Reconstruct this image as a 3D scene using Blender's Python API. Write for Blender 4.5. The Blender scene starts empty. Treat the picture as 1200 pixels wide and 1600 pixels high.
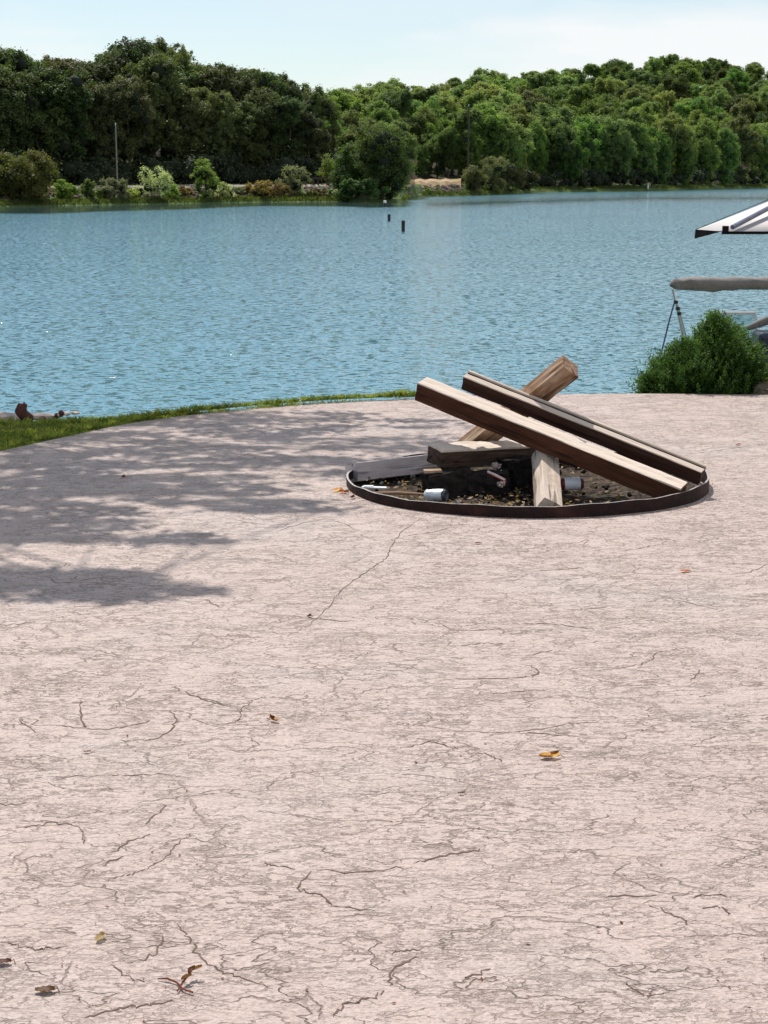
import bpy, bmesh, math, random
import numpy as np
from mathutils import Vector, Matrix
R = math.radians
random.seed(7); rng = np.random.default_rng(7)
S = bpy.context.scene
COL = S.collection

# ---------------------------------------------------------------- camera, sky, sun, exposure
FPX = 2600.0; TH = R(11.52); EYE = 1.6; WATER = -2.0
cam_d = bpy.data.cameras.new('camera'); cam = bpy.data.objects.new('camera', cam_d); COL.objects.link(cam)
cam.location = (0, 0, EYE); cam.rotation_euler = (math.pi/2 - TH, 0, 0)
cam_d.sensor_fit = 'VERTICAL'; cam_d.sensor_height = 36; cam_d.lens = FPX/1600*36
cam_d.clip_start = .05; cam_d.clip_end = 6000
S.camera = cam
SUN_EL, SUN_AZ = R(56), R(-22)            # azimuth measured from the view direction, negative is left
SUN = Vector((math.sin(SUN_AZ)*math.cos(SUN_EL), math.cos(SUN_AZ)*math.cos(SUN_EL), math.sin(SUN_EL)))
W = bpy.data.worlds.new('World'); S.world = W; W.use_nodes = True
nt = W.node_tree; nt.nodes.clear()
o = nt.nodes.new('ShaderNodeOutputWorld'); bg = nt.nodes.new('ShaderNodeBackground')
sky = nt.nodes.new('ShaderNodeTexSky'); sky.sky_type = 'NISHITA'; sky.sun_disc = False
sky.sun_elevation = SUN_EL; sky.sun_rotation = SUN_AZ
sky.air_density = 1.0; sky.dust_density = 0.3; sky.ozone_density = 1.5
tc = nt.nodes.new('ShaderNodeTexCoord'); mp = nt.nodes.new('ShaderNodeMapping'); mp.inputs['Scale'].default_value = (1.6, 1.6, 7)
cn = nt.nodes.new('ShaderNodeTexNoise'); cn.inputs['Scale'].default_value = 2.1; cn.inputs['Detail'].default_value = 6
cr = nt.nodes.new('ShaderNodeValToRGB'); cr.color_ramp.elements[0].position = .40; cr.color_ramp.elements[1].position = .66; cr.color_ramp.elements[0].color = (0, 0, 0, 1)
cr.color_ramp.elements[1].color = (.8, .8, .8, 1)
mx = nt.nodes.new('ShaderNodeMix'); mx.data_type = 'RGBA'; mx.inputs['B'].default_value = (6.7, 7.7, 8.3, 1)
L = nt.links.new
L(tc.outputs['Generated'], mp.inputs['Vector']); L(mp.outputs[0], cn.inputs['Vector']); L(cn.outputs[0], cr.inputs[0])
sx = nt.nodes.new('ShaderNodeSeparateXYZ'); L(tc.outputs['Generated'], sx.inputs[0])
vr = nt.nodes.new('ShaderNodeValToRGB'); L(sx.outputs['Z'], vr.inputs[0]); vr.color_ramp.elements[0].position = 0; vr.color_ramp.elements[0].color = (.45, .45, .45, 1)
vr.color_ramp.elements[1].position = .55; vr.color_ramp.elements[1].color = (0, 0, 0, 1)
mmx = nt.nodes.new('ShaderNodeMath'); mmx.operation = 'MAXIMUM'; L(vr.outputs[0], mmx.inputs[0])
mcl = nt.nodes.new('ShaderNodeMath'); mcl.operation = 'MULTIPLY'; L(cr.outputs[0], mcl.inputs[0]); mv2 = nt.nodes.new('ShaderNodeMapRange'); L(sx.outputs['Z'], mv2.inputs[0]); mv2.inputs[2].default_value = .7; mv2.inputs[3].default_value = 1.0; mv2.inputs[4].default_value = .25
L(mv2.outputs[0], mcl.inputs[1]); L(mcl.outputs[0], mmx.inputs[1]); L(mmx.outputs[0], mx.inputs['Factor'])
mp2 = nt.nodes.new('ShaderNodeMapping'); mp2.inputs['Scale'].default_value = (3.2, 3.2, 14); mp2.inputs['Location'].default_value = (2.2, 8.1, 5.0); L(tc.outputs['Generated'], mp2.inputs[0])
cn2 = nt.nodes.new('ShaderNodeTexNoise'); cn2.inputs['Scale'].default_value = 1.0; cn2.inputs['Detail'].default_value = 6; cn2.inputs['Roughness'].default_value = .5; L(mp2.outputs[0], cn2.inputs['Vector'])
cr2 = nt.nodes.new('ShaderNodeValToRGB'); cr2.color_ramp.elements[0].position = .50; cr2.color_ramp.elements[1].position = .63; cr2.color_ramp.elements[1].color = (.9, .9, .9, 1); mr3 = nt.nodes.new('ShaderNodeMapRange'); L(sx.outputs['X'], mr3.inputs[0]); mr3.inputs[1].default_value = -.06; mr3.inputs[2].default_value = .16; mr3.inputs[3].default_value = -.03; mr3.inputs[4].default_value = .10
ad3 = nt.nodes.new('ShaderNodeMath'); ad3.operation = 'ADD'; L(cn2.outputs[0], ad3.inputs[0]); L(mr3.outputs[0], ad3.inputs[1]); L(ad3.outputs[0], cr2.inputs[0])
mx2 = nt.nodes.new('ShaderNodeMix'); mx2.data_type = 'RGBA'; mx2.inputs['B'].default_value = (8.3, 8.4, 8.5, 1); L(cr2.outputs[0], mx2.inputs['Factor']); L(sky.outputs[0], mx.inputs['A']); 
L(mx.outputs['Result'], mx2.inputs['A']); L(mx2.outputs['Result'], bg.inputs[0])
bg.inputs[1].default_value = .115
L(bg.outputs[0], o.inputs[0])
sd = bpy.data.lights.new('sun', 'SUN'); sd.energy = 5.0; sd.angle = R(.53); sd.color = (1, .955, .89)
so = bpy.data.objects.new('sun', sd); COL.objects.link(so); so.rotation_euler = SUN.to_track_quat('Z', 'Y').to_euler()
S.view_settings.view_transform = 'Standard'; S.view_settings.look = 'None'
S.view_settings.exposure = 0.0; S.view_settings.gamma = 1; S.view_settings.use_curve_mapping = False
S.cycles.max_bounces = 6; S.cycles.transparent_max_bounces = 8

# ---------------------------------------------------------------- geometry helpers
def ray(px, py):
    u = (px-600)/FPX; v = (800-py)/FPX
    return Vector((u, math.cos(TH)+v*math.sin(TH), -math.sin(TH)+v*math.cos(TH)))
def gr(px, py, z=0.0):
    d = ray(px, py); t = (z-EYE)/d.z
    return Vector((d.x*t, d.y*t, z))
def at(px, py, D):
    d = ray(px, py); t = D/d.y
    return Vector((d.x*t, D, EYE+d.z*t))
def link(name, me, mats, parent=None):
    ob = bpy.data.objects.new(name, me); COL.objects.link(ob)
    for m in (mats if isinstance(mats, (list, tuple)) else [mats]):
        if m.name not in [x.name for x in me.materials]: me.materials.append(m)
    if parent: ob.parent = parent
    return ob
def mesh(name, verts, faces, mats, parent=None, smooth=False, mi=None):
    me = bpy.data.meshes.new(name); me.from_pydata([tuple(v) for v in verts], [], faces)
    if smooth: me.polygons.foreach_set('use_smooth', [True]*len(faces))
    if mi is not None: me.polygons.foreach_set('material_index', mi)
    me.update(); return link(name, me, mats, parent)
def quads(name, V, mats, parent=None, k=4, mi=None):
    """V: (n,k,3) numpy"""
    n = len(V); me = bpy.data.meshes.new(name)
    me.vertices.add(n*k); me.vertices.foreach_set('co', V.reshape(-1).astype(np.float32))
    me.loops.add(n*k); me.loops.foreach_set('vertex_index', np.arange(n*k, dtype=np.int32))
    me.polygons.add(n); me.polygons.foreach_set('loop_start', np.arange(0, n*k, k, dtype=np.int32))
    me.polygons.foreach_set('loop_total', np.full(n, k, dtype=np.int32))
    me.update(calc_edges=True)
    return link(name, me, mats, parent)
def tag(o, label=None, cat=None, group=None, kind=None):
    if label: o['label'] = label
    if cat: o['category'] = cat
    if group: o['group'] = group
    if kind: o['kind'] = kind
    return o
def empty(name, loc, rz=0):
    e = bpy.data.objects.new(name, None); COL.objects.link(e); e.location = loc; e.rotation_euler = (0, 0, rz); e.empty_display_size = .1
    return e
def copy_tree(o, parent=None):
    c = o.copy(); COL.objects.link(c); c.parent = parent
    for ch in list(o.children): copy_tree(ch, c)
    return c
class MB:
    def __init__(s): s.v = []; s.f = []; s.m = []
    def add(s, V, Fc, m=0):
        b = len(s.v); s.v += [tuple(v) for v in V]; s.f += [tuple(i+b for i in f) for f in Fc]; s.m += [m]*len(Fc); return s
    def box(s, c, d, rz=0, m=0, M=None):
        V = []
        for x in (-1, 1):
            for y in (-1, 1):
                for z in (-1, 1): V.append(Vector((x*d[0]/2, y*d[1]/2, z*d[2]/2)))
        Rm = M or Matrix.Rotation(rz, 3, 'Z')
        V = [Rm @ v + Vector(c) for v in V]
        return s.add(V, [(0,1,3,2),(4,6,7,5),(0,4,5,1),(2,3,7,6),(0,2,6,4),(1,5,7,3)], m)
    def tube(s, pts, rad, n=8, m=0, cap=True):
        pts = [Vector(p) for p in pts]; rr = rad if isinstance(rad, (list, tuple)) else [rad]*len(pts)
        V = []; F_ = []
        for i, p in enumerate(pts):
            t = (pts[min(i+1, len(pts)-1)]-pts[max(i-1, 0)]).normalized()
            a = t.orthogonal() if i == 0 else (pa - t*pa.dot(t))
            a.normalize(); pa = a; b = t.cross(a)
            for k in range(n):
                w = 2*math.pi*k/n; V.append(p+(a*math.cos(w)+b*math.sin(w))*rr[i])
        for i in range(len(pts)-1):
            for k in range(n):
                F_.append((i*n+k, i*n+(k+1) % n, (i+1)*n+(k+1) % n, (i+1)*n+k))
        if cap: F_ += [tuple(range(n))[::-1], tuple((len(pts)-1)*n+k for k in range(n))]
        return s.add(V, F_, m)
    def lathe(s, prof, c, n=16, m=0):
        V = []; F_ = []
        for r, z in prof:
            for k in range(n):
                w = 2*math.pi*k/n; V.append((c[0]+r*math.cos(w), c[1]+r*math.sin(w), c[2]+z))
        for i in range(len(prof)-1):
            for k in range(n): F_.append((i*n+k, i*n+(k+1) % n, (i+1)*n+(k+1) % n, (i+1)*n+k))
        return s.add(V, F_, m)
    def build(s, name, mats, parent=None, smooth=False):
        return mesh(name, s.v, s.f, mats, parent, smooth, s.m)

# ---------------------------------------------------------------- material helpers
def newmat(name):
    m = bpy.data.materials.new(name); m.use_nodes = True; t = m.node_tree
    return m, t, t.nodes['Principled BSDF']
def N(t, typ, **kw):
    n = t.nodes.new(typ)
    for k, v in kw.items():
        if k.startswith('i_'): n.inputs[k[2:].replace('_', ' ')].default_value = v
        else: setattr(n, k, v)
    return n
def ramp(t, src, stops, interp='LINEAR'):
    n = t.nodes.new('ShaderNodeValToRGB'); e = n.color_ramp.elements; n.color_ramp.interpolation = interp
    while len(e) < len(stops): e.new(.5)
    for i, (p, c) in enumerate(stops):
        e[i].position = p; e[i].color = (*c, 1) if isinstance(c, tuple) else (c, c, c, 1)
    t.links.new(src, n.inputs[0]); return n.outputs[0]
def mixc(t, f, a, b, mode='MIX'):
    n = t.nodes.new('ShaderNodeMix'); n.data_type = 'RGBA'; n.blend_type = mode
    for s_, v in (('Factor', f), ('A', a), ('B', b)):
        if hasattr(v, 'is_linked') or hasattr(v, 'links'): t.links.new(v, n.inputs[s_])
        else: n.inputs[s_].default_value = v if s_ == 'Factor' else (*v, 1)
    return n.outputs['Result']
def noise(t, vec, scale, detail=4, rough=.55, dist=0, out=0):
    n = N(t, 'ShaderNodeTexNoise'); n.inputs['Scale'].default_value = scale; n.inputs['Detail'].default_value = detail
    n.inputs['Roughness'].default_value = rough; n.inputs['Distortion'].default_value = dist
    if vec is not None: t.links.new(vec, n.inputs['Vector'])
    return n.outputs[out]
def coord(t, which='Object', scale=(1, 1, 1), rot=(0, 0, 0)):
    c = t.nodes.new('ShaderNodeTexCoord'); m = t.nodes.new('ShaderNodeMapping'); m.inputs['Scale'].default_value = scale; m.inputs['Rotation'].default_value = rot
    t.links.new(c.outputs[which], m.inputs[0]); return m.outputs[0]
def math_(t, op, a, b=None, c=None):
    n = t.nodes.new('ShaderNodeMath'); n.operation = op
    for i, v in enumerate((a, b, c)):
        if v is None: continue
        if isinstance(v, (int, float)): n.inputs[i].default_value = v
        else: t.links.new(v, n.inputs[i])
    return n.outputs[0]
def bump(t, p, h, strength=.5, dist=.01):
    n = t.nodes.new('ShaderNodeBump'); n.inputs['Strength'].default_value = strength; n.inputs['Distance'].default_value = dist
    t.links.new(h, n.inputs['Height']); t.links.new(n.outputs[0], p.inputs['Normal']); return n
def simple(name, col, rough=.6, metal=0, var=.25, scale=12, bmp=0, spec=.4):
    m, t, p = newmat(name); v = coord(t)
    f = noise(t, v, scale, 5)
    c = ramp(t, f, [(.3, tuple(x*(1-var) for x in col)), (.7, tuple(min(1, x*(1+var)) for x in col))])
    t.links.new(c, p.inputs['Base Color']); p.inputs['Roughness'].default_value = rough; p.inputs['Metallic'].default_value = metal
    p.inputs['Specular IOR Level'].default_value = spec
    if bmp: bump(t, p, f, .6, bmp)
    return m

def leaf_mat(name, c1, c2, c3=None, trans=.4, var_scale=.35, tcol=1.7, rough=.6):
    """diffuse + translucent leaves; colour from position noise and the object's random value"""
    m, t, p = newmat(name); t.nodes.remove(p); out = [n for n in t.nodes if n.type == 'OUTPUT_MATERIAL'][0]
    v = coord(t); f = noise(t, v, var_scale, 6, .65)
    oi = t.nodes.new('ShaderNodeObjectInfo')
    c = ramp(t, f, [(.33, c1), (.66, c2)])
    if c3: 
        r3 = ramp(t, oi.outputs['Random'], [(0, 0.0), (1, .9)])
        c = mixc(t, r3, c, c3)
    hsv = t.nodes.new('ShaderNodeHueSaturation'); t.links.new(c, hsv.inputs['Color'])
    rr = math_(t, 'FRACT', math_(t, 'MULTIPLY', oi.outputs['Random'], 7.31))
    t.links.new(math_(t, 'ADD', math_(t, 'MULTIPLY', rr, 1.1), .55), hsv.inputs['Value'])
    rh = math_(t, 'FRACT', math_(t, 'MULTIPLY', oi.outputs['Random'], 17.7))
    t.links.new(math_(t, 'ADD', math_(t, 'MULTIPLY', rh, .06), .475), hsv.inputs['Hue'])
    c = hsv.outputs[0]
    d = t.nodes.new('ShaderNodeBsdfPrincipled'); d.inputs['Roughness'].default_value = rough; d.inputs['Specular IOR Level'].default_value = .3
    tr = t.nodes.new('ShaderNodeBsdfTranslucent'); t.links.new(c, d.inputs['Base Color'])
    t2 = mixc(t, 1.0, c, (tcol*1.0, tcol*1.05, tcol*.45), 'MULTIPLY'); t.links.new(t2, tr.inputs[0])
    ms = t.nodes.new('ShaderNodeMixShader'); ms.inputs[0].default_value = trans
    t.links.new(d.outputs[0], ms.inputs[1]); t.links.new(tr.outputs[0], ms.inputs[2]); t.links.new(ms.outputs[0], out.inputs[0])
    return m

# --- patio: stamped, release-tinted concrete
def patio_mat():
    m, t, p = newmat('stamped_concrete'); v = coord(t)
    big = noise(t, v, .9, 4, .6); mid = noise(t, v, 5, 5, .6)
    base = ramp(t, big, [(.35, (.445, .347, .305)), (.5, (.465, .364, .319)), (.68, (.44, .36, .327))])
    base = mixc(t, ramp(t, mid, [(.35, 0.), (.7, .35)]), base, (.49, .407, .37))
    # creases and pits left dark by the release powder, at several sizes
    def crease(scale, wd, seed_, m0, m1, ms, dist=.15):
        cc_ = N(t, 'ShaderNodeMapping'); cc_.inputs['Location'].default_value = (seed_, seed_*1.7, 0); cc_.inputs['Scale'].default_value = (.7, 1.25, 1); t.links.new(v, cc_.inputs[0])
        n_ = noise(t, cc_.outputs[0], scale, 5, .55, dist)
        l_ = ramp(t, math_(t, 'ABSOLUTE', math_(t, 'SUBTRACT', n_, .5)), [(.0, 1.), (wd*.5, .85), (wd, 0.)])
        return math_(t, 'MULTIPLY', l_, ramp(t, noise(t, cc_.outputs[0], ms, 3, .6), [(m0, 0.), (m1, 1.)])), n_
    ca_, na_ = crease(3.4, .0055, 3.1, .42, .50, 4); cb_, nb_ = crease(7, .008, 7.7, .45, .53, 7); cc1, w = crease(15, .014, 1.3, .47, .57, 8, .3); cd_, nd_ = crease(34, .028, 5.9, .47, .60, 6, .3)
    pit = math_(t, 'MAXIMUM', math_(t, 'MAXIMUM', math_(t, 'MULTIPLY', ca_, .7), math_(t, 'MULTIPLY', cb_, .6)), math_(t, 'MAXIMUM', math_(t, 'MULTIPLY', cc1, .42), math_(t, 'MULTIPLY', cd_, .24)))
    patch = ramp(t, noise(t, coord(t, scale=(1, 1.3, 1)), 1.5, 5, .6), [(.43, .08), (.57, .5), (.70, 1.)])
    flake = ramp(t, noise(t, coord(t, scale=(.5, 1.35, 1)), 40, 4, .62, .2), [(.565, 0.), (.605, 1.)])
    pit = math_(t, 'MAXIMUM', pit, math_(t, 'MULTIPLY', math_(t, 'MULTIPLY', flake, .85), patch))
    # long broken seams
    dv = N(t, 'ShaderNodeVectorMath', operation='ADD'); nv = noise(t, v, 2.6, 5, .65, 0, 1)
    sc = N(t, 'ShaderNodeVectorMath', operation='SCALE'); sc.inputs['Scale'].default_value = .42; t.links.new(nv, sc.inputs[0])
    t.links.new(v, dv.inputs[0]); t.links.new(sc.outputs[0], dv.inputs[1])
    vo = N(t, 'ShaderNodeTexVoronoi', feature='DISTANCE_TO_EDGE'); vo.inputs['Scale'].default_value = 1.9; t.links.new(dv.outputs[0], vo.inputs['Vector'])
    seam = ramp(t, vo.outputs['Distance'], [(.0, 1.), (.006, .7), (.014, 0.)])
    seam = math_(t, 'MULTIPLY', seam, ramp(t, noise(t, v, 3.1, 3), [(.46, 0.), (.58, .8)]))
    pit = math_(t, 'MAXIMUM', pit, math_(t, 'MULTIPLY', seam, .75))
    c = mixc(t, math_(t, 'MULTIPLY', pit, .92), base, (.15, .088, .058))
    sp = ramp(t, noise(t, coord(t, scale=(.8, 1.2, 1)), 105, 4, .7), [(.34, .66), (.5, 1.), (.66, 1.2)])
    c = mixc(t, 1.0, c, sp, 'MULTIPLY')
    st = ramp(t, noise(t, v, 2.3, 4, .6, 1), [(.60, 0.), (.76, .2)])
    c = mixc(t, st, c, (.30, .25, .22))
    t.links.new(c, p.inputs['Base Color']); p.inputs['Roughness'].default_value = .62; p.inputs['Specular IOR Level'].default_value = .35
    h = math_(t, 'ADD', math_(t, 'MULTIPLY', w, .8), math_(t, 'MULTIPLY', noise(t, v, 75, 5, .65), .45))
    h = math_(t, 'ADD', h, math_(t, 'MULTIPLY', mid, 1.6))
    h = math_(t, 'SUBTRACT', h, math_(t, 'MULTIPLY', pit, .8))
    bump(t, p, h, .9, .014)
    return m
M_patio = patio_mat()
M_groove = simple('dark_groove', (.12, .075, .055), .9, var=.4, scale=30)
# --- water: slopes from noise, so that far waves keep their size
def water_mat():
    m, t, p = newmat('lake_water'); out = [n for n in t.nodes if n.type == 'OUTPUT_MATERIAL'][0]
    def slope(scale, sx, sy, det, amp):
        n = noise(t, coord(t, scale=(sx, sy, 1)), scale, det, .6, .3, 1)
        s = N(t, 'ShaderNodeVectorMath', operation='SUBTRACT'); t.links.new(n, s.inputs[0]); s.inputs[1].default_value = (.5, .5, .5)
        k = N(t, 'ShaderNodeVectorMath', operation='MULTIPLY'); t.links.new(s.outputs[0], k.inputs[0]); k.inputs[1].default_value = (amp*.75, amp, 0)
        return k.outputs[0]
    a = slope(6.2, .6, 1.05, 3, 1.55); b = slope(13, .75, 1.1, 2, .8); c = slope(.7, .4, 1.0, 1, .12)
    s1 = N(t, 'ShaderNodeVectorMath', operation='ADD'); t.links.new(a, s1.inputs[0]); t.links.new(b, s1.inputs[1])
    s2 = N(t, 'ShaderNodeVectorMath', operation='ADD'); t.links.new(s1.outputs[0], s2.inputs[0]); t.links.new(c, s2.inputs[1])
    at_ = N(t, 'ShaderNodeAttribute', attribute_name='calm')
    g = noise(t, coord(t, scale=(.02, .06, 1)), 1, 4, .6)
    gust = ramp(t, g, [(.35, .8), (.6, 1.12)])
    k = math_(t, 'MULTIPLY', math_(t, 'SUBTRACT', 1.0, at_.outputs['Fac']), gust)
    sc = N(t, 'ShaderNodeVectorMath', operation='SCALE'); t.links.new(s2.outputs[0], sc.inputs[0]); t.links.new(k, sc.inputs['Scale'])
    ad = N(t, 'ShaderNodeVectorMath', operation='ADD'); t.links.new(sc.outputs[0], ad.inputs[0])
    # wave faces turned towards the eye are the ones seen at a low angle
    ge = N(t, 'ShaderNodeNewGeometry'); gi = N(t, 'ShaderNodeVectorMath', operation='MULTIPLY_ADD'); t.links.new(ge.outputs['Incoming'], gi.inputs[0])
    gi.inputs[1].default_value = (.035, .035, 0); gi.inputs[2].default_value = (0, 0, 1)
    gk = N(t, 'ShaderNodeMix', data_type='VECTOR'); t.links.new(at_.outputs['Fac'], gk.inputs[0]); t.links.new(gi.outputs[0], gk.inputs[4]); gk.inputs[5].default_value = (0, 0, 1)
    t.links.new(gk.outputs[1], ad.inputs[1])
    nn = N(t, 'ShaderNodeVectorMath', operation='NORMALIZE'); t.links.new(ad.outputs[0], nn.inputs[0])
    t.links.new(nn.outputs[0], p.inputs['Normal'])
    # dark bank reflection painted as olive body colour where the water is calm
    wb = mixc(t, math_(t, 'MULTIPLY', at_.outputs['Fac'], .85), (.115, .26, .32), (.035, .055, .03)); t.links.new(wb, p.inputs['Base Color']); p.inputs['Roughness'].default_value = .06
    p.inputs['IOR'].default_value = 1.33; p.inputs['Specular IOR Level'].default_value = .5
    return m
M_water = water_mat()
def wood_mat(name, c1, c2, c3, axis_scale=(3, 40, 40), lit_top=0, lit_z=.465):
    m, t, p = newmat(name); v = coord(t, scale=axis_scale)
    f = noise(t, v, 1, 7, .65, .8); g = noise(t, coord(t), 6, 4)
    c = ramp(t, f, [(.30, c1), (.5, c2), (.68, c3)])
    c = mixc(t, ramp(t, g, [(.45, 0.), (.75, .55)]), c, c1)
    cr_ = ramp(t, noise(t, coord(t, scale=(1.4, 30, 30)), 1, 3, .5, .2), [(.36, .75), (.40, 0.)])
    c = mixc(t, cr_, c, tuple(x*.3 for x in c1))
    if lit_top:      # sunlit top painted in: pale local +z face, shaded sides kept dark brown
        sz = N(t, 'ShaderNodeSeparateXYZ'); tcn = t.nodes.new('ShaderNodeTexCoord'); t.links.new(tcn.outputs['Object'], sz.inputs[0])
        f2 = ramp(t, math_(t, 'ADD', math_(t, 'MULTIPLY', sz.outputs['Z'], 10), math_(t, 'MULTIPLY', math_(t, 'SUBTRACT', g, .5), .08)), [(lit_z-.02, 0.), (lit_z+.02, 1.)])
        c = mixc(t, math_(t, 'MULTIPLY', f2, lit_top), c, (.70, .585, .485))
    t.links.new(c, p.inputs['Base Color']); p.inputs['Roughness'].default_value = .8; p.inputs['Specular IOR Level'].default_value = .2
    bump(t, p, math_(t, 'SUBTRACT', f, math_(t, 'MULTIPLY', cr_, .6)), .7, .004)
    return m
M_wood = wood_mat('lit_top_timber', (.05, .018, .009), (.085, .032, .016), (.125, .053, .028), lit_top=.92)
M_wood2 = wood_mat('grey_brown_timber', (.035, .016, .011), (.06, .028, .018), (.09, .046, .032), lit_top=.8, lit_z=.36)
M_rough = wood_mat('split_timber', (.17, .085, .045), (.34, .215, .135), (.52, .39, .28), (6, 22, 22))
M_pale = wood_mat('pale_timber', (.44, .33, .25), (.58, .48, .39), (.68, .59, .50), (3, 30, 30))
M_char = wood_mat('charred_timber', (.035, .02, .014), (.075, .045, .032), (.13, .085, .062), lit_top=.95, lit_z=.36)
M_black = simple('charcoal', (.022, .018, .016), .95, spec=.05, var=.6, scale=30, bmp=.01)
M_greyw = wood_mat('grey_timber', (.38, .33, .33), (.52, .46, .46), (.62, .57, .57))
def rust_mat():
    m, t, p = newmat('rusty_steel'); v = coord(t)
    f = noise(t, v, 9, 6, .65); g = noise(t, v, 60, 4)
    c = ramp(t, f, [(.3, (.010, .005, .004)), (.5, (.022, .009, .007)), (.7, (.055, .02, .014))])
    c = mixc(t, ramp(t, g, [(.55, 0.), (.7, .5)]), c, (.03, .025, .025))
    t.links.new(c, p.inputs['Base Color']); p.inputs['Roughness'].default_value = .7; p.inputs['Metallic'].default_value = .0; p.inputs['Specular IOR Level'].default_value = .2
    bump(t, p, g, .6, .003); return m
M_rust = rust_mat()
def ground_mat(name, cols, scale, bdist=.05, rough=.95):
    m, t, p = newmat(name); v = coord(t); f = noise(t, v, scale, 7, .65)
    st = [(.3+.4*i/(len(cols)-1), c) for i, c in enumerate(cols)]
    t.links.new(ramp(t, f, st), p.inputs['Base Color']); p.inputs['Roughness'].default_value = rough; p.inputs['Specular IOR Level'].default_value = .15
    bump(t, p, f, .8, bdist); return m
M_bank = ground_mat('bank_soil', [(.04, .055, .02), (.07, .08, .03), (.11, .085, .05)], 2.5)
M_farland = ground_mat('far_grass_and_soil', [(.03, .05, .015), (.07, .11, .03), (.10, .12, .045)], .35, .2)
M_ash = ground_mat('ash_and_soil', [(.02, .015, .012), (.055, .04, .03), (.16, .12, .085)], 28, .02)
M_gravel = ground_mat('pale_road_gravel', [(.16, .14, .12), (.30, .26, .22), (.42, .37, .31)], .25, .05)
M_rock = simple('pale_pink_rock', (.46, .37, .33), .9, var=.35, scale=3, bmp=.02)
M_riprap = simple('riprap_stone', (.13, .095, .08), .9, var=.6, scale=.8, bmp=.05)
M_bark = simple('bark', (.10, .075, .055), .9, var=.4, scale=6, bmp=.03)
M_core = simple('inner_foliage_shade', (.010, .016, .006), .95, var=.4, scale=.6)  # near-black blobs inside the crowns: interior shade put into the colour
M_core2 = simple('hill_inner_foliage_shade', (.022, .042, .012), .95, var=.4, scale=.6)  # same painted interior shade, a little lighter for the hill
M_leafL = leaf_mat('tall_tree_leaves', (.022, .042, .012), (.10, .145, .04), (.12, .12, .05), .36)
M_undershade = leaf_mat('shaded_undergrowth', (.022, .036, .014), (.04, .055, .02), None, .2)  # near-black green: shade at the foot of the woods put into the leaf colour
M_leafH = leaf_mat('hill_tree_leaves', (.045, .09, .017), (.165, .24, .05), (.17, .20, .08), .44)
M_leafS = leaf_mat('shrub_leaves', (.10, .17, .03), (.24, .28, .07), None, .45, .8)
M_leafP = leaf_mat('pale_shrub_leaves', (.16, .20, .10), (.34, .37, .23), None, .4, .8)
M_leafB = leaf_mat('brown_shrub_leaves', (.13, .085, .025), (.24, .16, .06), None, .35, .8)
M_leafO = leaf_mat('mixed_yellow_leaves', (.11, .16, .03), (.23, .23, .065), None, .42, .25)
M_leafN = leaf_mat('evergreen_sprigs', (.025, .07, .008), (.15, .25, .035), None, .4, 12)
M_grass = leaf_mat('grass_blades', (.028, .062, .008), (.24, .25, .055), None, .42, 9)
M_shgrass = leaf_mat('shore_grass', (.04, .075, .018), (.11, .15, .045), None, .4, .5)

# ---------------------------------------------------------------- lake and land
SH = [(-500, 330), (-200, 327), (0, 323), (200, 319.5), (400, 316), (540, 315), (570, 316.5), (632, 315.5), (645, 307.5), (720, 306), (790, 303.5), (830, 301), (1000, 299), (1200, 294), (1500, 290), (1900, 288)]
def shoreD(px):
    p = np.interp(px, [a for a, b in SH], [b for a, b in SH]); return gr(600, p, WATER).y
HR = [(-500, 14), (400, 12), (560, 15), (700, 22), (870, 30), (1050, 37), (1200, 38), (1900, 42)]
RD = [(-500, 250), (400, 250), (560, 260), (870, 300), (1200, 330), (1900, 330)]
def landh(px, t):
    if t < 0: return WATER - min(2, -t*.15)
    a = [(0, 0), (1.0, .35), (3.5, .45), (7, 1.35), (9, 1.75), (18, 1.85), (32, 2.6)]
    h = float(np.interp(t, [q[0] for q in a], [q[1] for q in a]))
    if px > 760:
        k = min(1, (px-760)/60); b = float(np.interp(t, [0, 1, 12, 32], [0, .45, 1.0, 2.6])); h = h*(1-k)+b*k
    if t > 32:
        Rr = np.interp(px, [q[0] for q in RD], [q[1] for q in RD]); Hh = np.interp(px, [q[0] for q in HR], [q[1] for q in HR])
        s = min(1, (t-32)/(Rr-32)); h = 2.6+(Hh-2.6)*(s**.95)
    return WATER+h
def land_pt(px, t):
    D = shoreD(px)+t; x = (px-600)/FPX*(D*math.cos(TH)+1.0)
    return Vector((x, D, landh(px, t)))
pxs = list(np.arange(-700, 1900, 20)); ts = [-14, -5, -1.5, -.4, 0, .5, 1, 2.2, 3.5, 5, 7, 9, 12, 18, 25, 32, 45, 60, 80, 110, 150, 200, 260, 330, 450, 700, 1400]
V = []; Fc = []
for j, t in enumerate(ts):
    for i, px in enumerate(pxs):
        v = land_pt(px, t)
        if t > 1: v.z += (rng.random()-.5)*min(.12*math.sqrt(t), 1.2)*.6
        V.append(v)
nx = len(pxs)
for j in range(len(ts)-1):
    for i in range(nx-1): Fc.append((j*nx+i, j*nx+i+1, (j+1)*nx+i+1, (j+1)*nx+i))
M_floor = ground_mat('forest_floor', [(.015, .014, .008), (.035, .03, .016), (.06, .045, .025)], .6, .2)
mi_ = [0 if ts[j] < 18 else 1 for j in range(len(ts)-1) for i in range(nx-1)]
tag(mesh('far_hills', V, Fc, [M_farland, M_floor], None, True, mi_), 'wooded land rising behind the far shore of the lake', kind='structure')

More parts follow.
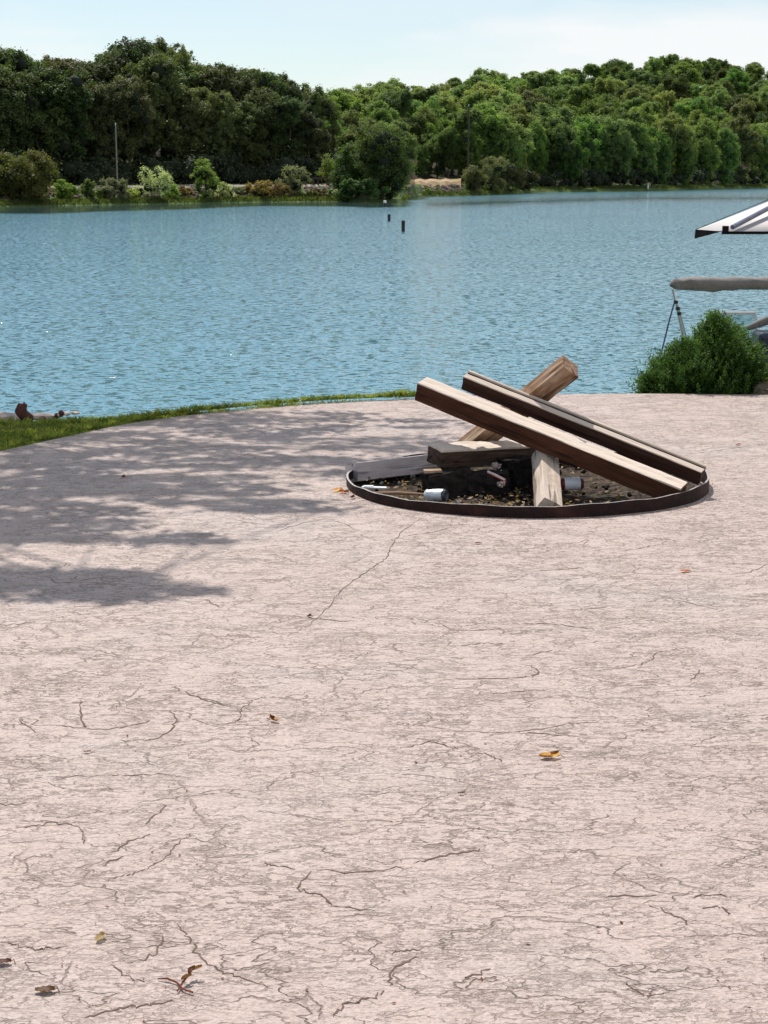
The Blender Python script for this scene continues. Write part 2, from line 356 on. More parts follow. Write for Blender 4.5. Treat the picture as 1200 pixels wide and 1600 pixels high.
# water sheet with a calmness attribute (sheltered water by the banks)
pw = list(np.arange(-1400, 2700, 25)); Ds = list(np.concatenate([np.linspace(5, 40, 12), np.linspace(48, 150, 22), np.linspace(153, 420, 120), [600, 1500]]))
V = []; calm = []
def calmness(px, D):
    s = shoreD(px)-D
    if px < 655:
        w = 30+4*math.sin(px*.011)+2*math.sin(px*.027)
        return max(0, min(1, (w+4-s)/7.0))*.955
    y = 270+FPX*(EYE-WATER)/D
    c = 0
    c0 = np.interp(px, [650, 800, 1000, 1200, 1500], [319, 314, 308.5, 308.5, 306]) ; hw = np.interp(px, [650, 800, 1000, 1200], [10, 8, 7, 7])+1.5*math.sin(px*.09)+math.sin(px*.31)
    c = max(0, 1-abs(y-c0)/hw)**.8*.72
    if px < 830: c = max(c, max(0, min(1, (9-s)/4))*.9)
    return c
for D in Ds:
    for px in pw:
        V.append(((px-600)/FPX*D*math.cos(TH), D, WATER)); calm.append(calmness(px, D))
V += [(-900, 5, WATER), (900, 5, WATER)]
nx = len(pw); Fc = [(j*nx+i, j*nx+i+1, (j+1)*nx+i+1, (j+1)*nx+i) for j in range(len(Ds)-1) for i in range(nx-1)]
# side fans so that the lake goes on outside the frame
for j in range(len(Ds)-1):
    pass
calm += [0, 0]
wat = mesh('lake_water', V, Fc, M_water); tag(wat, 'rippled blue lake water', kind='structure')
a = wat.data.attributes.new('calm', 'FLOAT', 'POINT'); a.data.foreach_set('value', calm)

# near bank
PE = [(-9, -8), (-6.5, -2), (-4.9, 3), (-3.75, 6), (-3.1, 7.8), (-2.65, 8.8), (-2.253, 9.636), (-1.977, 10.167), (-1.667, 10.729), (-1.296, 11.139), (-.888, 11.45), (-.454, 11.712), (0, 11.882), (.467, 12.056), (1.059, 12.163), (1.846, 12.236), (2.824, 12.163), (4.2, 12.0), (6.5, 11.5), (10, 10), (14, 6), (15, -2), (15, -8)]
def catmull(P, n=8):
    out = []
    for i in range(len(P)-1):
        p0, p1, p2, p3 = [np.array(P[max(0, min(len(P)-1, i+k))], float) for k in (-1, 0, 1, 2)]
        for s in range(n):
            t = s/n; out.append(.5*((2*p1)+(-p0+p2)*t+(2*p0-5*p1+4*p2-p3)*t*t+(-p0+3*p1-3*p2+p3)*t**3))
    out.append(np.array(P[-1], float)); return out
LIP = [(-40, 9.5), (-8, 10.3), (-4, 10.75), (-2.5, 10.93), (-1.95, 11.05), (-1.6, 11.15), (-1.25, 11.3), (-.85, 11.62), (-.35, 11.82), (.2, 11.96), (1.06, 12.2), (1.85, 12.27), (2.8, 12.2), (4.2, 12.05), (7, 11.8), (14, 10.5), (40, 9)]
def lip(x): return float(np.interp(x, [q[0] for q in LIP], [q[1] for q in LIP]))
def nearz(x, y):
    d = y-lip(x)
    return -.055 if d < 0 else max(-3.4, -.055-d*.62)
V = []; Fc = []; xs = sorted(set(list(np.linspace(-45, -6, 14))+list(np.linspace(-6, 6, 81))+list(np.linspace(6, 45, 14)))); js = [-30, -20, -10, -5, -3, -2, -1, -.6, -.3, -.12, 0, .12, .3, .6, 1, 1.6, 2.4, 3.4, 4.6, 6, 9]
for j in js:
    for x in xs:
        y = lip(x)+j; V.append((x, y, nearz(x, y)+(rng.random()-.5)*(.02 if j <= 0 else .10)*(j != 0)*(1 if j > -1.5 else 0)))
nx = len(xs); Fc = [(j*nx+i, j*nx+i+1, (j+1)*nx+i+1, (j+1)*nx+i) for j in range(len(js)-1) for i in range(nx-1)]
# leave the soil out under the fire pit (it has its own fill)
tag(mesh('near_bank', V, Fc, M_bank, None, True), 'soil bank dropping from the patio to the lake', kind='structure')

# patio slab with the hole for the fire ring
RC = (.742, 8.545); RX, RY = .943, .838
edge = catmull(PE, 6)
NR = 96
ringpts = [(RC[0]+(RX-.012)*math.cos(2*math.pi*k/NR), RC[1]+(RY-.012)*math.sin(2*math.pi*k/NR)) for k in range(NR)]
bm = bmesh.new()
ov = [bm.verts.new((p[0], p[1], 0)) for p in edge]; iv = [bm.verts.new((p[0], p[1], 0)) for p in ringpts]
es = [bm.edges.new((ov[i], ov[(i+1) % len(ov)])) for i in range(len(ov))]+[bm.edges.new((iv[i], iv[(i+1) % NR])) for i in range(NR)]
bmesh.ops.triangle_fill(bm, use_beauty=True, edges=es)
for f in bm.faces:
    if f.normal.z < 0: f.normal_flip()
for loop_ in (ov, iv):
    lw = [bm.verts.new((v.co.x, v.co.y, -.13)) for v in loop_]
    for i in range(len(loop_)):
        k = (i+1) % len(loop_); bm.faces.new((loop_[i], loop_[k], lw[k], lw[i]))
me = bpy.data.meshes.new('patio'); bm.to_mesh(me); bm.free()
patio = link('patio', me, M_patio); tag(patio, 'pinkish stamped concrete patio with slate texture', kind='structure')

TR = """0,1472 25,1477 50,1484 75,1481 110,1479|165,1377 200,1367 225,1359 255,1342 280,1315 300,1302|160,1352 190,1340|172,1335 200,1317 232,1305|277,1440 295,1465 310,1492 340,1515 370,1527 425,1545|175,1507 200,1527 225,1535|200,1505 240,1492 255,1462|135,1589 190,1575 225,1572 270,1565|410,1345 425,1352 460,1357|495,1359 600,1364|645,1350 695,1337 750,1327|600,1358 645,1356|487,1362 467,1389 500,1399 525,1417 590,1425|520,1590 540,1570 575,1560 597,1550|300,1087 355,1102|300,1125 330,1132 370,1127 380,1105 392,1100|695,1062 750,1061 810,1059 837,1055 839,1045 820,1040|650,1132 700,1140 775,1145 825,1141 900,1130 950,1130|815,1144 875,1150|625,1170 665,1160 685,1161 717,1171|740,1177 765,1180 785,1190|670,802 640,822 620,840 607,865 600,875 575,892 550,910 525,930 515,947 485,975 450,995|637,837 675,832 700,825|835,892 880,890 915,886|970,861 1000,857 1032,850|1120,897 1165,895 1200,882|1035,932 1065,940 1120,952|717,1010 750,1006 790,1006|820,1026 865,1016|690,975 710,985 770,984 795,982|800,975 860,975 900,980 930,984|960,1047 1000,1037 1020,1030 1025,1020 1045,1017|885,954 950,949|765,1084 800,1081 855,1078|1080,1064 1095,1047|270,1072 295,1084 325,1095 360,1104|80,1132 125,1137 175,1139 215,1132 235,1127|126,1095 128,1125 135,1137|185,1157 235,1156 260,1145 275,1127 267,1112|30,1125 57,1145|17,1295 55,1290 85,1286 125,1295 132,1320|225,1287 250,1270 257,1257|0,1257 40,1256|85,1215 150,1212 200,1212 250,1210 295,1216|0,977 30,975 55,972|75,900 90,911 125,907 155,902|107,949 175,945 220,942|320,937 345,950|430,832 475,817 525,815 555,827|455,962 495,967 557,971|600,1490 630,1485 665,1484|725,1530 765,1515|610,1540 615,1515 655,1495|1080,1402 1125,1397 1140,1405|1100,1417 1130,1420 1140,1430|1015,1415 1040,1425 1065,1435 1075,1447|975,1537 1000,1552 1015,1562|945,1402 1025,1400|1070,710 1100,707 1137,702 1200,692"""
V = []; Fc = []
for li in TR.split('|'):
    P = [tuple(map(float, q.split(','))) for q in li.split()]
    P = [gr(*q).xy for q in P]; P = catmull([(p.x, p.y) for p in P], 7)
    n = len(P); b = len(V); w0 = random.uniform(.0022, .0042)
    for i, p in enumerate(P):
        a_ = P[min(i+1, n-1)]-P[max(i-1, 0)]; a_ = a_/(np.linalg.norm(a_)+1e-9); nn = np.array([-a_[1], a_[0]])
        w = w0*(math.sin(math.pi*min(1, max(0, (i+.3)/n)))**.5+.05)*random.uniform(.35, 1.15); j = np.array([random.gauss(0, .003), random.gauss(0, .005)])
        for s_ in (-1, 1):
            q = p+j+nn*w*s_*.9; V.append((q[0], q[1], .0012))
    for i in range(n-1): Fc.append((b+2*i, b+2*i+2, b+2*i+3, b+2*i+1))
tag(mesh('groove_lines', V, Fc, M_groove, patio), kind='stuff')

# ---------------------------------------------------------------- fire pit
pit = empty('fire_pit', (RC[0], RC[1], 0))
tag(pit, 'round fire pit with a rusty steel ring sunk in the patio', 'fire pit')
def rimz(x): return .046+.022*(x-RC[0]+.9)/1.8
V = []; Fc = []
for k in range(NR):
    w = 2*math.pi*k/NR; c, s_ = math.cos(w), math.sin(w); wob = 1+.006*math.sin(3*w+1)+.004*math.sin(7*w)+.0015*math.sin(19*w)
    for (dr, z) in ((0, -.09), (0, None), (-.010, None), (-.010, -.09)):
        x, y = (RX+dr)*c*wob, (RY+dr)*s_*wob
        zz = z if z is not None else rimz(RC[0]+x)+.0025*math.sin(9*w)+.002*math.sin(23*w+1)
        V.append((x, y, zz))
for k in range(NR):
    for q in range(4): Fc.append((k*4+q, ((k+1) % NR)*4+q, ((k+1) % NR)*4+(q+1) % 4, k*4+(q+1) % 4))
M_edge = simple('worn_steel_highlight', (.36, .33, .31), .45, .3, .3, 30)  # worn top edge, with the rim's pale highlight put into its colour
mesh('steel_ring', V, Fc, [M_rust, M_edge], pit, mi=[1 if i % 4 == 1 else 0 for i in range(len(Fc))])
# fill: lumpy ash
V = [(0, 0, 0)]; Fc = []; nr = 26
for r in range(1, nr+1):
    for k in range(72):
        w = 2*math.pi*k/72; x, y = RX*.985*r/nr*math.cos(w), RY*.985*r/nr*math.sin(w)
        V.append((x, y, -.035+.016*math.sin(x*9+1)*math.cos(y*11)+rng.normal()*.006))
for k in range(72): Fc.append((0, 1+k, 1+(k+1) % 72))
for r in range(nr-1):
    for k in range(72): Fc.append((1+r*72+k, 1+(r+1)*72+k, 1+(r+1)*72+(k+1) % 72, 1+r*72+(k+1) % 72))
tag(mesh('ash_bed', V, Fc, M_ash, pit), kind='stuff')
# litter in the pit: crisp leaves, chips, pebbles
M_litter = leaf_mat('dry_litter', (.10, .05, .02), (.28, .17, .08), None, .25, 40)
Q = []
def leafquad(c, s, n=None):
    n = Vector(n) if n else Vector((random.gauss(0, .5), random.gauss(0, .5), 1)).normalized()
    a = n.orthogonal().normalized(); a.rotate(Matrix.Rotation(random.uniform(0, 6.3), 3, n)) ; b = n.cross(a)
    return [c-a*s, c-b*s*.5, c+a*s, c+b*s*.5]
for _ in range(1700):
    r_ = math.sqrt(random.random())*.95; w = random.uniform(0, 6.28); x, y = RX*r_*math.cos(w), RY*r_*math.sin(w)
    dens = .25 + (.75 if (y < -.25) else 0)
    if random.random() > dens: continue
    Q.append([tuple(v) for v in leafquad(Vector((x, y, -.015+random.uniform(0, .025))), random.uniform(.006, .02))])
tag(quads('dry_litter', np.array(Q), M_litter, pit), kind='stuff')
M_greyash = simple('grey_ash', (.22, .21, .20), .95, var=.4, scale=40)
for nm, mt, cnt_, sd_ in (('charcoal_bits', M_black, 130, 1), ('ash_crumbs', M_greyash, 50, 2)):
    bm = bmesh.new(); rr = random.Random(sd_)
    for i in range(cnt_):
        w = rr.uniform(0, 6.28); r_ = math.sqrt(rr.random())*.93; s_ = rr.uniform(.004, .015)
        q = bmesh.ops.create_icosphere(bm, subdivisions=1, radius=s_, matrix=Matrix.Translation((RX*r_*math.cos(w), RY*r_*math.sin(w), -.022+s_*.4)))
        for v in q['verts']: v.co += Vector([rr.gauss(0, s_*.22) for _ in range(3)])
    me = bpy.data.meshes.new(nm); bm.to_mesh(me); bm.free(); tag(link(nm, me, mt, pit), kind='stuff')

# ---------------------------------------------------------------- timbers (ends, roll and section measured from their corners)
def frame_of(P0, P1, roll):
    a = (P1-P0).normalized(); u = (Vector((0, 0, 1))-a*a.z).normalized(); s = u.cross(a)
    if (s.y < 0 if abs(a.x) > .3 else s.x < 0): s = -s
    c, n = math.cos(roll), math.sin(roll)
    return a, u*c-s*n, s*c+u*n
def timber(name, p, mat, label, cat='timber', group='timbers piled in the fire pit', prof=None, ext0=0, ext1=0, rough=.0015, end_rough=.0012, nseg=26, endmat=None, seed=1):
    """profile points (s,u) in units of half width / half height, s<0 faces the camera"""
    P0, P1 = Vector(p[:3]), Vector(p[3:6]); roll, w, h = p[6:9]
    a, u, s = frame_of(P0, P1, roll); P0 = P0-a*ext0; P1 = P1+a*ext1; Ln = (P1-P0).length
    rr = random.Random(seed)
    if prof is None:
        b = .07; k = 4
        prof = []
        def side(s0, u0, s1, u1):
            for q in range(k): prof.append((s0+(s1-s0)*q/k, u0+(u1-u0)*q/k))
        side(-1, -1+b, -1, 1-b); prof.append((-1, 1-b)); side(-1+b, 1, 1-b, 1); prof.append((1-b, 1)); side(1, 1-b, 1, -1+b); prof.append((1, -1+b)); side(1-b, -1, -1+b, -1); prof.append((-1+b, -1))
    n = len(prof); V = []; F_ = []
    off = [rr.gauss(0, rough) for _ in prof]
    for i in range(nseg+1):
        t = i/nseg
        for q, (ps, pu) in enumerate(prof):
            off[q] = off[q]*.8+rr.gauss(0, rough)*.6
            e = rr.gauss(0, end_rough) if i in (0, nseg) else 0
            l = math.sqrt(ps*ps+pu*pu)
            V.append((t*Ln+e, ps*w/2+off[q]*ps/l, pu*h/2+off[q]*pu/l))
    for i in range(nseg):
        for q in range(n): F_.append((i*n+q, i*n+(q+1) % n, (i+1)*n+(q+1) % n, (i+1)*n+q))
    for i, sg in ((0, 1), (nseg, -1)):
        c0 = len(V); V.append((i/nseg*Ln, 0, 0))
        for q in range(n): F_.append((c0, i*n+(q+1) % n, i*n+q) if sg > 0 else (c0, i*n+q, i*n+(q+1) % n))
    ob = mesh(name, V, F_, mat)
    Mx = Matrix((a, s, u)).transposed().to_4x4(); Mx.translation = P0
    if Mx.to_3x3().determinant() < 0:
        ob.data.flip_normals()
        for v in ob.data.vertices: v.co.y *= -1
        Mx = Matrix((a, -s, u)).transposed().to_4x4(); Mx.translation = P0
        
    ob.matrix_world = Mx
    return tag(ob, label, cat, group)
A = [0.1946, 8.7365, 0.4837, 1.4693, 8.0637, 0.0449, 0.2302, 0.0981, 0.1045]
B = [0.43, 8.7837, 0.5232, 1.6032, 8.2469, 0.1055, 0.3467, 0.0698, 0.0831]
C = [0.9662, 8.5964, 0.6197, 0.5108, 8.879, 0.1853, 0.781, 0.096, 0.1079]
D_ = [0.2602, 8.5195, 0.1617, 0.7395, 8.8244, 0.1351, 0.1442, 0.1227, 0.096]
E_ = [-0.173, 8.7509, 0.0307, 0.2111, 9.0491, 0.0243, -0.2142, 0.1, 0.1002]
G = [0.7947, 7.8676, 0.0101, 0.8239, 8.3838, 0.1373, -0.5334, 0.107, 0.0906]
timber('timber', A, M_wood, 'longest front square timber, sunlit pale top and shaded brown side, leaning from upper left to the ring', nseg=40, seed=3)
prof = [(-1, -.93), (-1, 0), (-1, .93), (-.93, 1), (-.3, 1.0), (.10, .98), (.13, .30), (.55, .30), (.58, 1.12), (.8, 1.16), (1, 1.12), (1, 0), (1, -.93), (.9, -1), (0, -1), (-.93, -1)]
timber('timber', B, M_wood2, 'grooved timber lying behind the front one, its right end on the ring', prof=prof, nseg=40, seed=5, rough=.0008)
timber('timber', C, M_rough, 'rough split timber sticking up highest at the top of the pile', ext1=.16, rough=.0016, end_rough=.001, seed=8)
timber('timber', D_, M_char, 'short charred timber with a sunlit pale top lying level at the left of the pile', rough=.003, end_rough=.002, ext1=.05, seed=9)
timber('timber', E_, M_greyw, 'grey plank lying along the inside of the ring at back left', ext1=.08, seed=10)
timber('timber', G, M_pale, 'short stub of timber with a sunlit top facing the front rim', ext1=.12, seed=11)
# charred blocks under the short timber
def chunk(name, c, d, rz, mat, label, seed, group='charred blocks in the ash'):
    rr = random.Random(seed); bm = bmesh.new(); bmesh.ops.create_cube(bm, size=1)
    bmesh.ops.subdivide_edges(bm, edges=bm.edges[:], cuts=4, use_grid_fill=True)
    for v in bm.verts:
        v.co = Vector((v.co.x*d[0], v.co.y*d[1], v.co.z*d[2])); v.co += Vector([rr.gauss(0, .0045) for _ in range(3)])
    me = bpy.data.meshes.new(name); bm.to_mesh(me); bm.free()
    ob = link(name, me, mat); ob.location = c; ob.rotation_euler = (rr.uniform(-.08, .08), rr.uniform(-.1, .1), rz)
    return tag(ob, label, 'charred wood', group)
c = at(700, 755, 8.42); chunk('charred_block', (c.x, 8.42, .035), (.24, .16, .13), .25, M_black, 'black charred block under the left end of the short timber', 2)
c = at(765, 755, 8.38); chunk('charred_block', (c.x, 8.42, .035), (.20, .15, .12), -.12, M_black, 'black charred block right of the other, below the red and white stick', 4)
c = at(812, 745, 8.5); chunk('charred_block', (c.x, 8.62, .05), (.15, .2, .16), .4, M_black, 'black charred block in shadow behind the sunlit stub', 6)

# rubbish in the pit
def can(name, c, axis, r, l, mats, label, cat, crush=0, bands=None, seed=0):
    rr = random.Random(seed); root = empty(name, c); tag(root, label, cat)
    a = Vector(axis).normalized(); root.rotation_euler = a.to_track_quat('Z', 'Y').to_euler()
    prof = [(0, -.5*l), (r*.6, -.5*l), (r*.82, -.47*l), (r*.98, -.40*l), (r, -.32*l), (r, -.1*l), (r, .1*l), (r, .36*l), (r*.9, .44*l), (r*.8, .48*l)]
    mb = MB(); mb.lathe(prof, (0, 0, 0), 24)
    V = []
    for i, v in enumerate(mb.v):
        w = math.atan2(v[1], v[0]); f = 1-crush*(.5+.5*math.sin(3*w+v[2]*60))*(.6+.4*math.sin(v[2]*90))*(abs(v[2]) < .4*l)
        V.append((v[0]*f, v[1]*f, v[2]))
    mb.v = V
    if bands:
        mb.m = [1 if any(lo <= (V[f[0]][2]+V[f[2]][2])/2/l <= hi for lo, hi in bands) else 0 for f in mb.f]
    mb.build('can_body', mats, root, True)
    e = MB(); e.lathe([(r*.8, .48*l), (r*.82, .5*l), (r*.76, .5*l), (r*.73, .465*l), (0, .46*l)], (0, 0, 0), 24); e.build('can_end', mats[-1] if bands else mats[0], root, True)
    return root
M_can = simple('pale_aluminium', (.62, .66, .68), .35, .35, .12, 40, .002); M_canrim = simple('dark_can_rim', (.06, .07, .08), .4, .4)
M_maroon = simple('maroon_print', (.14, .02, .03), .4, .1); M_white = simple('off_white_paint', (.72, .74, .76), .5, 0, .08)
c = gr(681, 774, .025); can('crushed_can', (c.x, c.y, .024), (1, -.45, .12), .034, .115, [M_can, M_canrim], 'crushed pale can lying on its side beside the front left rim', 'can', .22, [(.30, .5)], 4)
c = at(893, 742, 8.35); can('drink_can', (c.x, 8.35, .045), (1, .1, .02), .033, .12, [M_white, M_maroon], 'white can with dark red ends in shadow behind the sunlit stub', 'can', .03, [(-.5, -.22), (.26, .5)], 5)
mb = MB(); p0 = at(762, 737, 8.36); p1 = at(789, 750, 8.30); mb.tube([p0, (p0+p1)/2+Vector((0, 0, .002)), p1], .0065, 8)
M_pink = simple('pinkish_white_paper', (.75, .55, .53), .6); M_red = simple('red_paper', (.45, .05, .03), .6)
st = mb.build('paper_stick', M_pink); tag(st, 'pinkish white stick with a red underside lying on a charred block', 'stick')
mb = MB(); mb.tube([p0+Vector((.004, -.002, -.009)), p1+Vector((.006, -.002, -.008))], .004, 6); mb.build('red_edge', M_red, st)
mb = MB(); c = gr(585, 763, -.005); mb.box((c.x, c.y, .0), (.13, .035, .006), -.18); mb.box((c.x-.03, c.y+.01, .005), (.05, .03, .004), .1)
tag(mb.build('paper_scrap', M_white), 'flat white scrap lying just inside the left rim', 'scrap')
mb = MB(); c = gr(622, 770, 0); mb.tube([(c.x-.16, c.y+.03, -.008), (c.x, c.y, .0), (c.x+.14, c.y-.02, -.004)], [.007, .009, .006], 7)
M_stick = simple('dry_stick', (.34, .2, .13), .8)
tag(mb.build('dry_stick', M_stick), 'thin brown stick lying inside the front left rim', 'stick')
mb = MB(); c = gr(676, 734, .09); c = at(676, 735, 8.36)
mb.box((c.x, 8.37, c.z-.004), (.09, .05, .012), .15); tag(mb.build('wood_chip', M_rough), 'small pale wood chip in the sun under the charred timber', 'wood chip')
for i, (px, py, D, L_) in enumerate([(780, 738, 8.45, .03), (775, 728, 8.5, .035), (783, 757, 8.3, .03)]):
    c = at(px, py, D); ob = chunk('pebble', c, (L_, L_*.8, L_*.6), i, M_rock, ['small pale pebble below the raised timber, upper one', 'pale pebble at the top of the little heap behind the red stick', 'small pale pebble below the red and white stick'][i], 20+i, 'pebbles in the fire pit'); ob['category'] = 'pebble'

# ---------------------------------------------------------------- fallen leaves and twigs on the patio
M_ylw = leaf_mat('yellow_leaf', (.36, .13, .02), (.50, .27, .07), None, .3, 30); M_brn = leaf_mat('brown_leaf', (.07, .022, .01), (.17, .06, .02), None, .2, 30)
M_tan = leaf_mat('tan_leaf', (.48, .32, .17), (.6, .44, .27), None, .3, 30); M_redl = leaf_mat('red_leaf', (.28, .04, .02), (.4, .09, .03), None, .3, 30)
def fallen(px, py, L_, rz, curl, mats, label, cat='leaf', seed=0, z=None):
    rr = random.Random(seed); c = gr(px, py); n = 9; L_ *= .72; V = []; F_ = []; mi = []
    for i in range(n):
        t = i/(n-1); wd = L_*.34*math.sin(math.pi*min(1, t*.92+.05))**.7*(1+.35*math.sin(t*19+seed)*.6)
        for j in range(5):
            s_ = (j-2)/2
            V.append(((t-.5)*L_, s_*wd*(1-.25*curl), .004+curl*L_*.30*(s_*s_)*(.4+.6*t)+L_*.16*curl*(t-.5)**2*2+rr.uniform(0, .002)))
    for i in range(n-1):
        for j in range(4): F_.append((i*5+j, (i+1)*5+j, (i+1)*5+j+1, i*5+j+1)); mi.append(0 if (len(mats) == 1 or (i < n*.55) == (j < 3)) else 1)
    root = empty('fallen_leaf', c, rz); tag(root, label, cat, 'fallen leaves on the patio')
    mesh('blade', V, F_, mats, root, True, mi)
    mb = MB(); mb.tube([(L_*.42, 0, .005), (L_*.62, .006, .007), (L_*.74, -.004, .003)], .0011, 5); mb.build('stalk', M_brn, root)
    return root
fallen(428, 1128, .052, 2.4, 1.1, [M_tan, M_brn], 'small curled tan and dark brown leaf alone left of centre', seed=1)
fallen(858, 1185, .078, .15, .7, [M_brn, M_ylw], 'yellow and brown twisted leaf alone right of centre', seed=2)
fallen(1070, 894, .05, .1, .4, [M_redl], 'tiny red leaf lying below the right end of the fire pit', seed=3)
fallen(1153, 696, .045, .4, .6, [M_redl], 'tiny red leaf lying right of the fire pit near the edge', seed=4)
fallen(157, 1469, .045, 1.2, .7, [M_tan], 'small pale curled leaf low on the left', seed=5)
fallen(4, 1507, .05, .1, .5, [M_brn], 'dark brown leaf cut by the left edge of the photo', seed=6)
fallen(70, 1551, .055, .05, .5, [M_brn], 'narrow dark brown leaf near the lower left corner', seed=7)
fallen(527, 768, .075, .5, .8, [M_tan, M_redl], 'dry orange leaf against the outside of the ring, leftmost there', seed=8)
fallen(537, 771, .08, -.4, .9, [M_redl, M_brn], 'dry reddish leaf against the outside of the ring, next to the leftmost', seed=9)
fallen(551, 779, .05, 1.1, 1.0, [M_brn], 'small dark curled leaf just below the left rim of the ring', seed=10)
fallen(193, 747, .05, 1.3, 1.0, [M_brn], 'small dark leaf lying in the tree shade on the patio', seed=11)
fallen(483, 965, .03, .8, 1.0, [M_brn], 'tiny dark leaf speck below the crack left of the pit', seed=12)
fallen(746, 850, .035, .2, .5, [M_brn], 'tiny dark leaf speck in front of the fire pit', seed=13)
fallen(135, 1177, .025, .2, .5, [M_brn], 'tiny dark speck of leaf at the left, mid patio', seed=14)
fallen(720, 1242, .022, .2, .5, [M_brn], 'tiny dark speck of leaf below the centre of the patio', seed=15)
Q = []; rr = random.Random(21)      # grit and leaf crumbs blown over the slab and against the ring
for i in range(420):
    if i < 260: P_ = gr(rr.uniform(-40, 1240), 640+960*rr.random()**1.3)
    else:
        w_ = rr.uniform(0, 6.283); k_ = 1.012+abs(rr.gauss(0, .035)); P_ = Vector((RC[0]+RX*k_*math.cos(w_), RC[1]+RY*k_*math.sin(w_), 0))
    Q.append([tuple(v) for v in leafquad(P_+Vector((0, 0, .003)), rr.uniform(.002, .0065), (rr.gauss(0, .25), rr.gauss(0, .25), 1))])
tag(quads('leaf_crumbs', np.array(Q), M_brn), 'tiny brown crumbs of leaves and grit on the patio', 'debris', kind='stuff')
tw = empty('twig', gr(282, 1545)); tag(tw, 'dark forked twig with withered leaflets low on the left', 'twig', 'fallen leaves on the patio')
mb = MB(); mb.tube([(-.05, .035, .004), (-.03, .03, .007), (-.01, .018, .005), (.0, .0, .006)], [.0012, .002, .002, .0024], 6)
mb.tube([(0, 0, .006), (.008, .02, .012), (.02, .042, .022)], .0022, 6); mb.tube([(0, 0, .006), (.006, -.012, .006), (.028, -.026, .006)], .002, 6); mb.tube([(0, 0, .006), (-.004, -.02, .006)], .0016, 6)
mb.build('stem', M_brn, tw)
for (x, y, z, w, l) in [(.012, .03, .016, 1.1, .026), (.0, .012, .012, .6, .024), (.022, .04, .02, .4, .018)]:
    V = [(math.cos(w)*l*t-math.sin(w)*s_*l*.28*math.sin(math.pi*min(.98, t+.02)), math.sin(w)*l*t+math.cos(w)*s_*l*.28*math.sin(math.pi*min(.98, t+.02)), z+abs(s_)*.005+t*.004) for t in (0.02, .3, .6, 1) for s_ in (-1, 0, 1)]
    V = [(v[0]+x, v[1]+y, v[2]) for v in V]
    mesh('leaflet', V, [(i*3+j, i*3+j+1, (i+1)*3+j+1, (i+1)*3+j) for i in range(3) for j in range(2)], M_brn, tw)

# ---------------------------------------------------------------- near grass, stones, driftwood on the left bank
pe = catmull(PE, 6); pey = sorted([(p[0], p[1]) for p in pe if p[1] > 5 and p[0] < 1.2])
def patio_y(x): return float(np.interp(x, [q[0] for q in pey], [q[1] for q in pey]))
Q = []
n = 0
while n < 42000:
    x = random.uniform(-5.2, .35); lo = patio_y(x) if x > -3.7 else 6; hi = lip(x)+.30
    if hi-lo < .02: hi = lo+.03
    y = random.uniform(lo-.02, hi)
    if x < -3.3 and random.random() < .75: continue
    n += 1
    cl = .55+.45*math.sin(x*7+3*math.sin(y*5))*math.sin(y*9+2*math.sin(x*4))
    h = random.uniform(.018, .042)*(.5+1.0*cl)*(.8 if y > hi-.3 else 1); w = random.uniform(.002, .0045); a_ = random.uniform(0, 6.28)
    z = nearz(x, y)-.005 if y > lo+.03 else -.01
    z = max(z, -.06) if y < lip(x) else z
    dx, dy = math.cos(a_)*w, math.sin(a_)*w; lx, ly = random.gauss(0, .45)*h, random.gauss(0, .45)*h
    z += .03 if y < lip(x) else .02
    Q.append([(x-dx, y-dy, z), (x+dx, y+dy, z), (x+lx*.5+dx*.7, y+ly*.5+dy*.7, z+h*.6), (x+lx*1.2, y+ly*1.2, z+h)])
tag(quads('grass', np.array(Q), M_grass), 'short green lawn grass between the patio and the bank', 'grass', kind='stuff')
V = []; Fc = []
xx = np.linspace(-5.5, .3, 60)
for x in xx:
    lo = (patio_y(x) if x > -3.7 else 6); hi = max(lip(x), lo+.01)
    for k in range(7): V.append((x, lo+(hi-lo)*k/6+.003, -.022-.006*math.sin(k)))
Fc = [(i*7+k, (i+1)*7+k, (i+1)*7+k+1, i*7+k+1) for i in range(59) for k in range(6)]
tag(mesh('lawn_soil', V, Fc, M_bank), 'soil under the strip of lawn', kind='structure')
def rock(name, c, d, mat, seed, lab=None, cat='rock', grp=None):
    rr = random.Random(seed); bm = bmesh.new(); bmesh.ops.create_icosphere(bm, subdivisions=2, radius=.5)
    k = [Vector((rr.gauss(0, 1), rr.gauss(0, 1), rr.gauss(0, 1))).normalized() for _ in range(9)]
    for v in bm.verts:
        dd = v.co.copy()
        for q in k:
            t_ = dd.dot(q)
            if t_ > .36: dd -= q*(t_-.36)
        v.co = Vector((dd.x*d[0]*1.25, dd.y*d[1]*1.25, dd.z*d[2]*1.25))
    me = bpy.data.meshes.new(name); bm.to_mesh(me); bm.free(); ob = link(name, me, mat); ob.location = c; ob.rotation_euler = (0, 0, rr.uniform(0, 6))
    if lab: tag(ob, lab, cat, grp)
    return ob
rk = [(8, 658, .26), (30, 657, .16), (48, 655, .11), (60, 655, .13), (76, 655, .12), (92, 652, .08), (104, 650, .07), (118, 649, .06), (-25, 660, .28)]
for i, (px, py, s_) in enumerate(rk):
    p = at(px, py, 11.15); rock('bank_rock', (p.x, 11.15, p.z+.016), (s_*.85, s_*.7, s_*.36), M_rock, 30+i, ['flat pale rock nearest the left frame edge on the bank', 'pale rock second from the left frame edge, before the curled bark', 'pale rock right at the foot of the curled bark', 'pale rock just right of the curled bark', 'pale rock under the low brown chunk of wood', 'pale rock below the pair of small black scraps', 'small pale rock right of the pair of black scraps', 'smallest, rightmost pale rock on the left bank', 'broad pale rock on the bank just outside the left frame edge'][i], 'rock', 'pale rocks along the left bank')
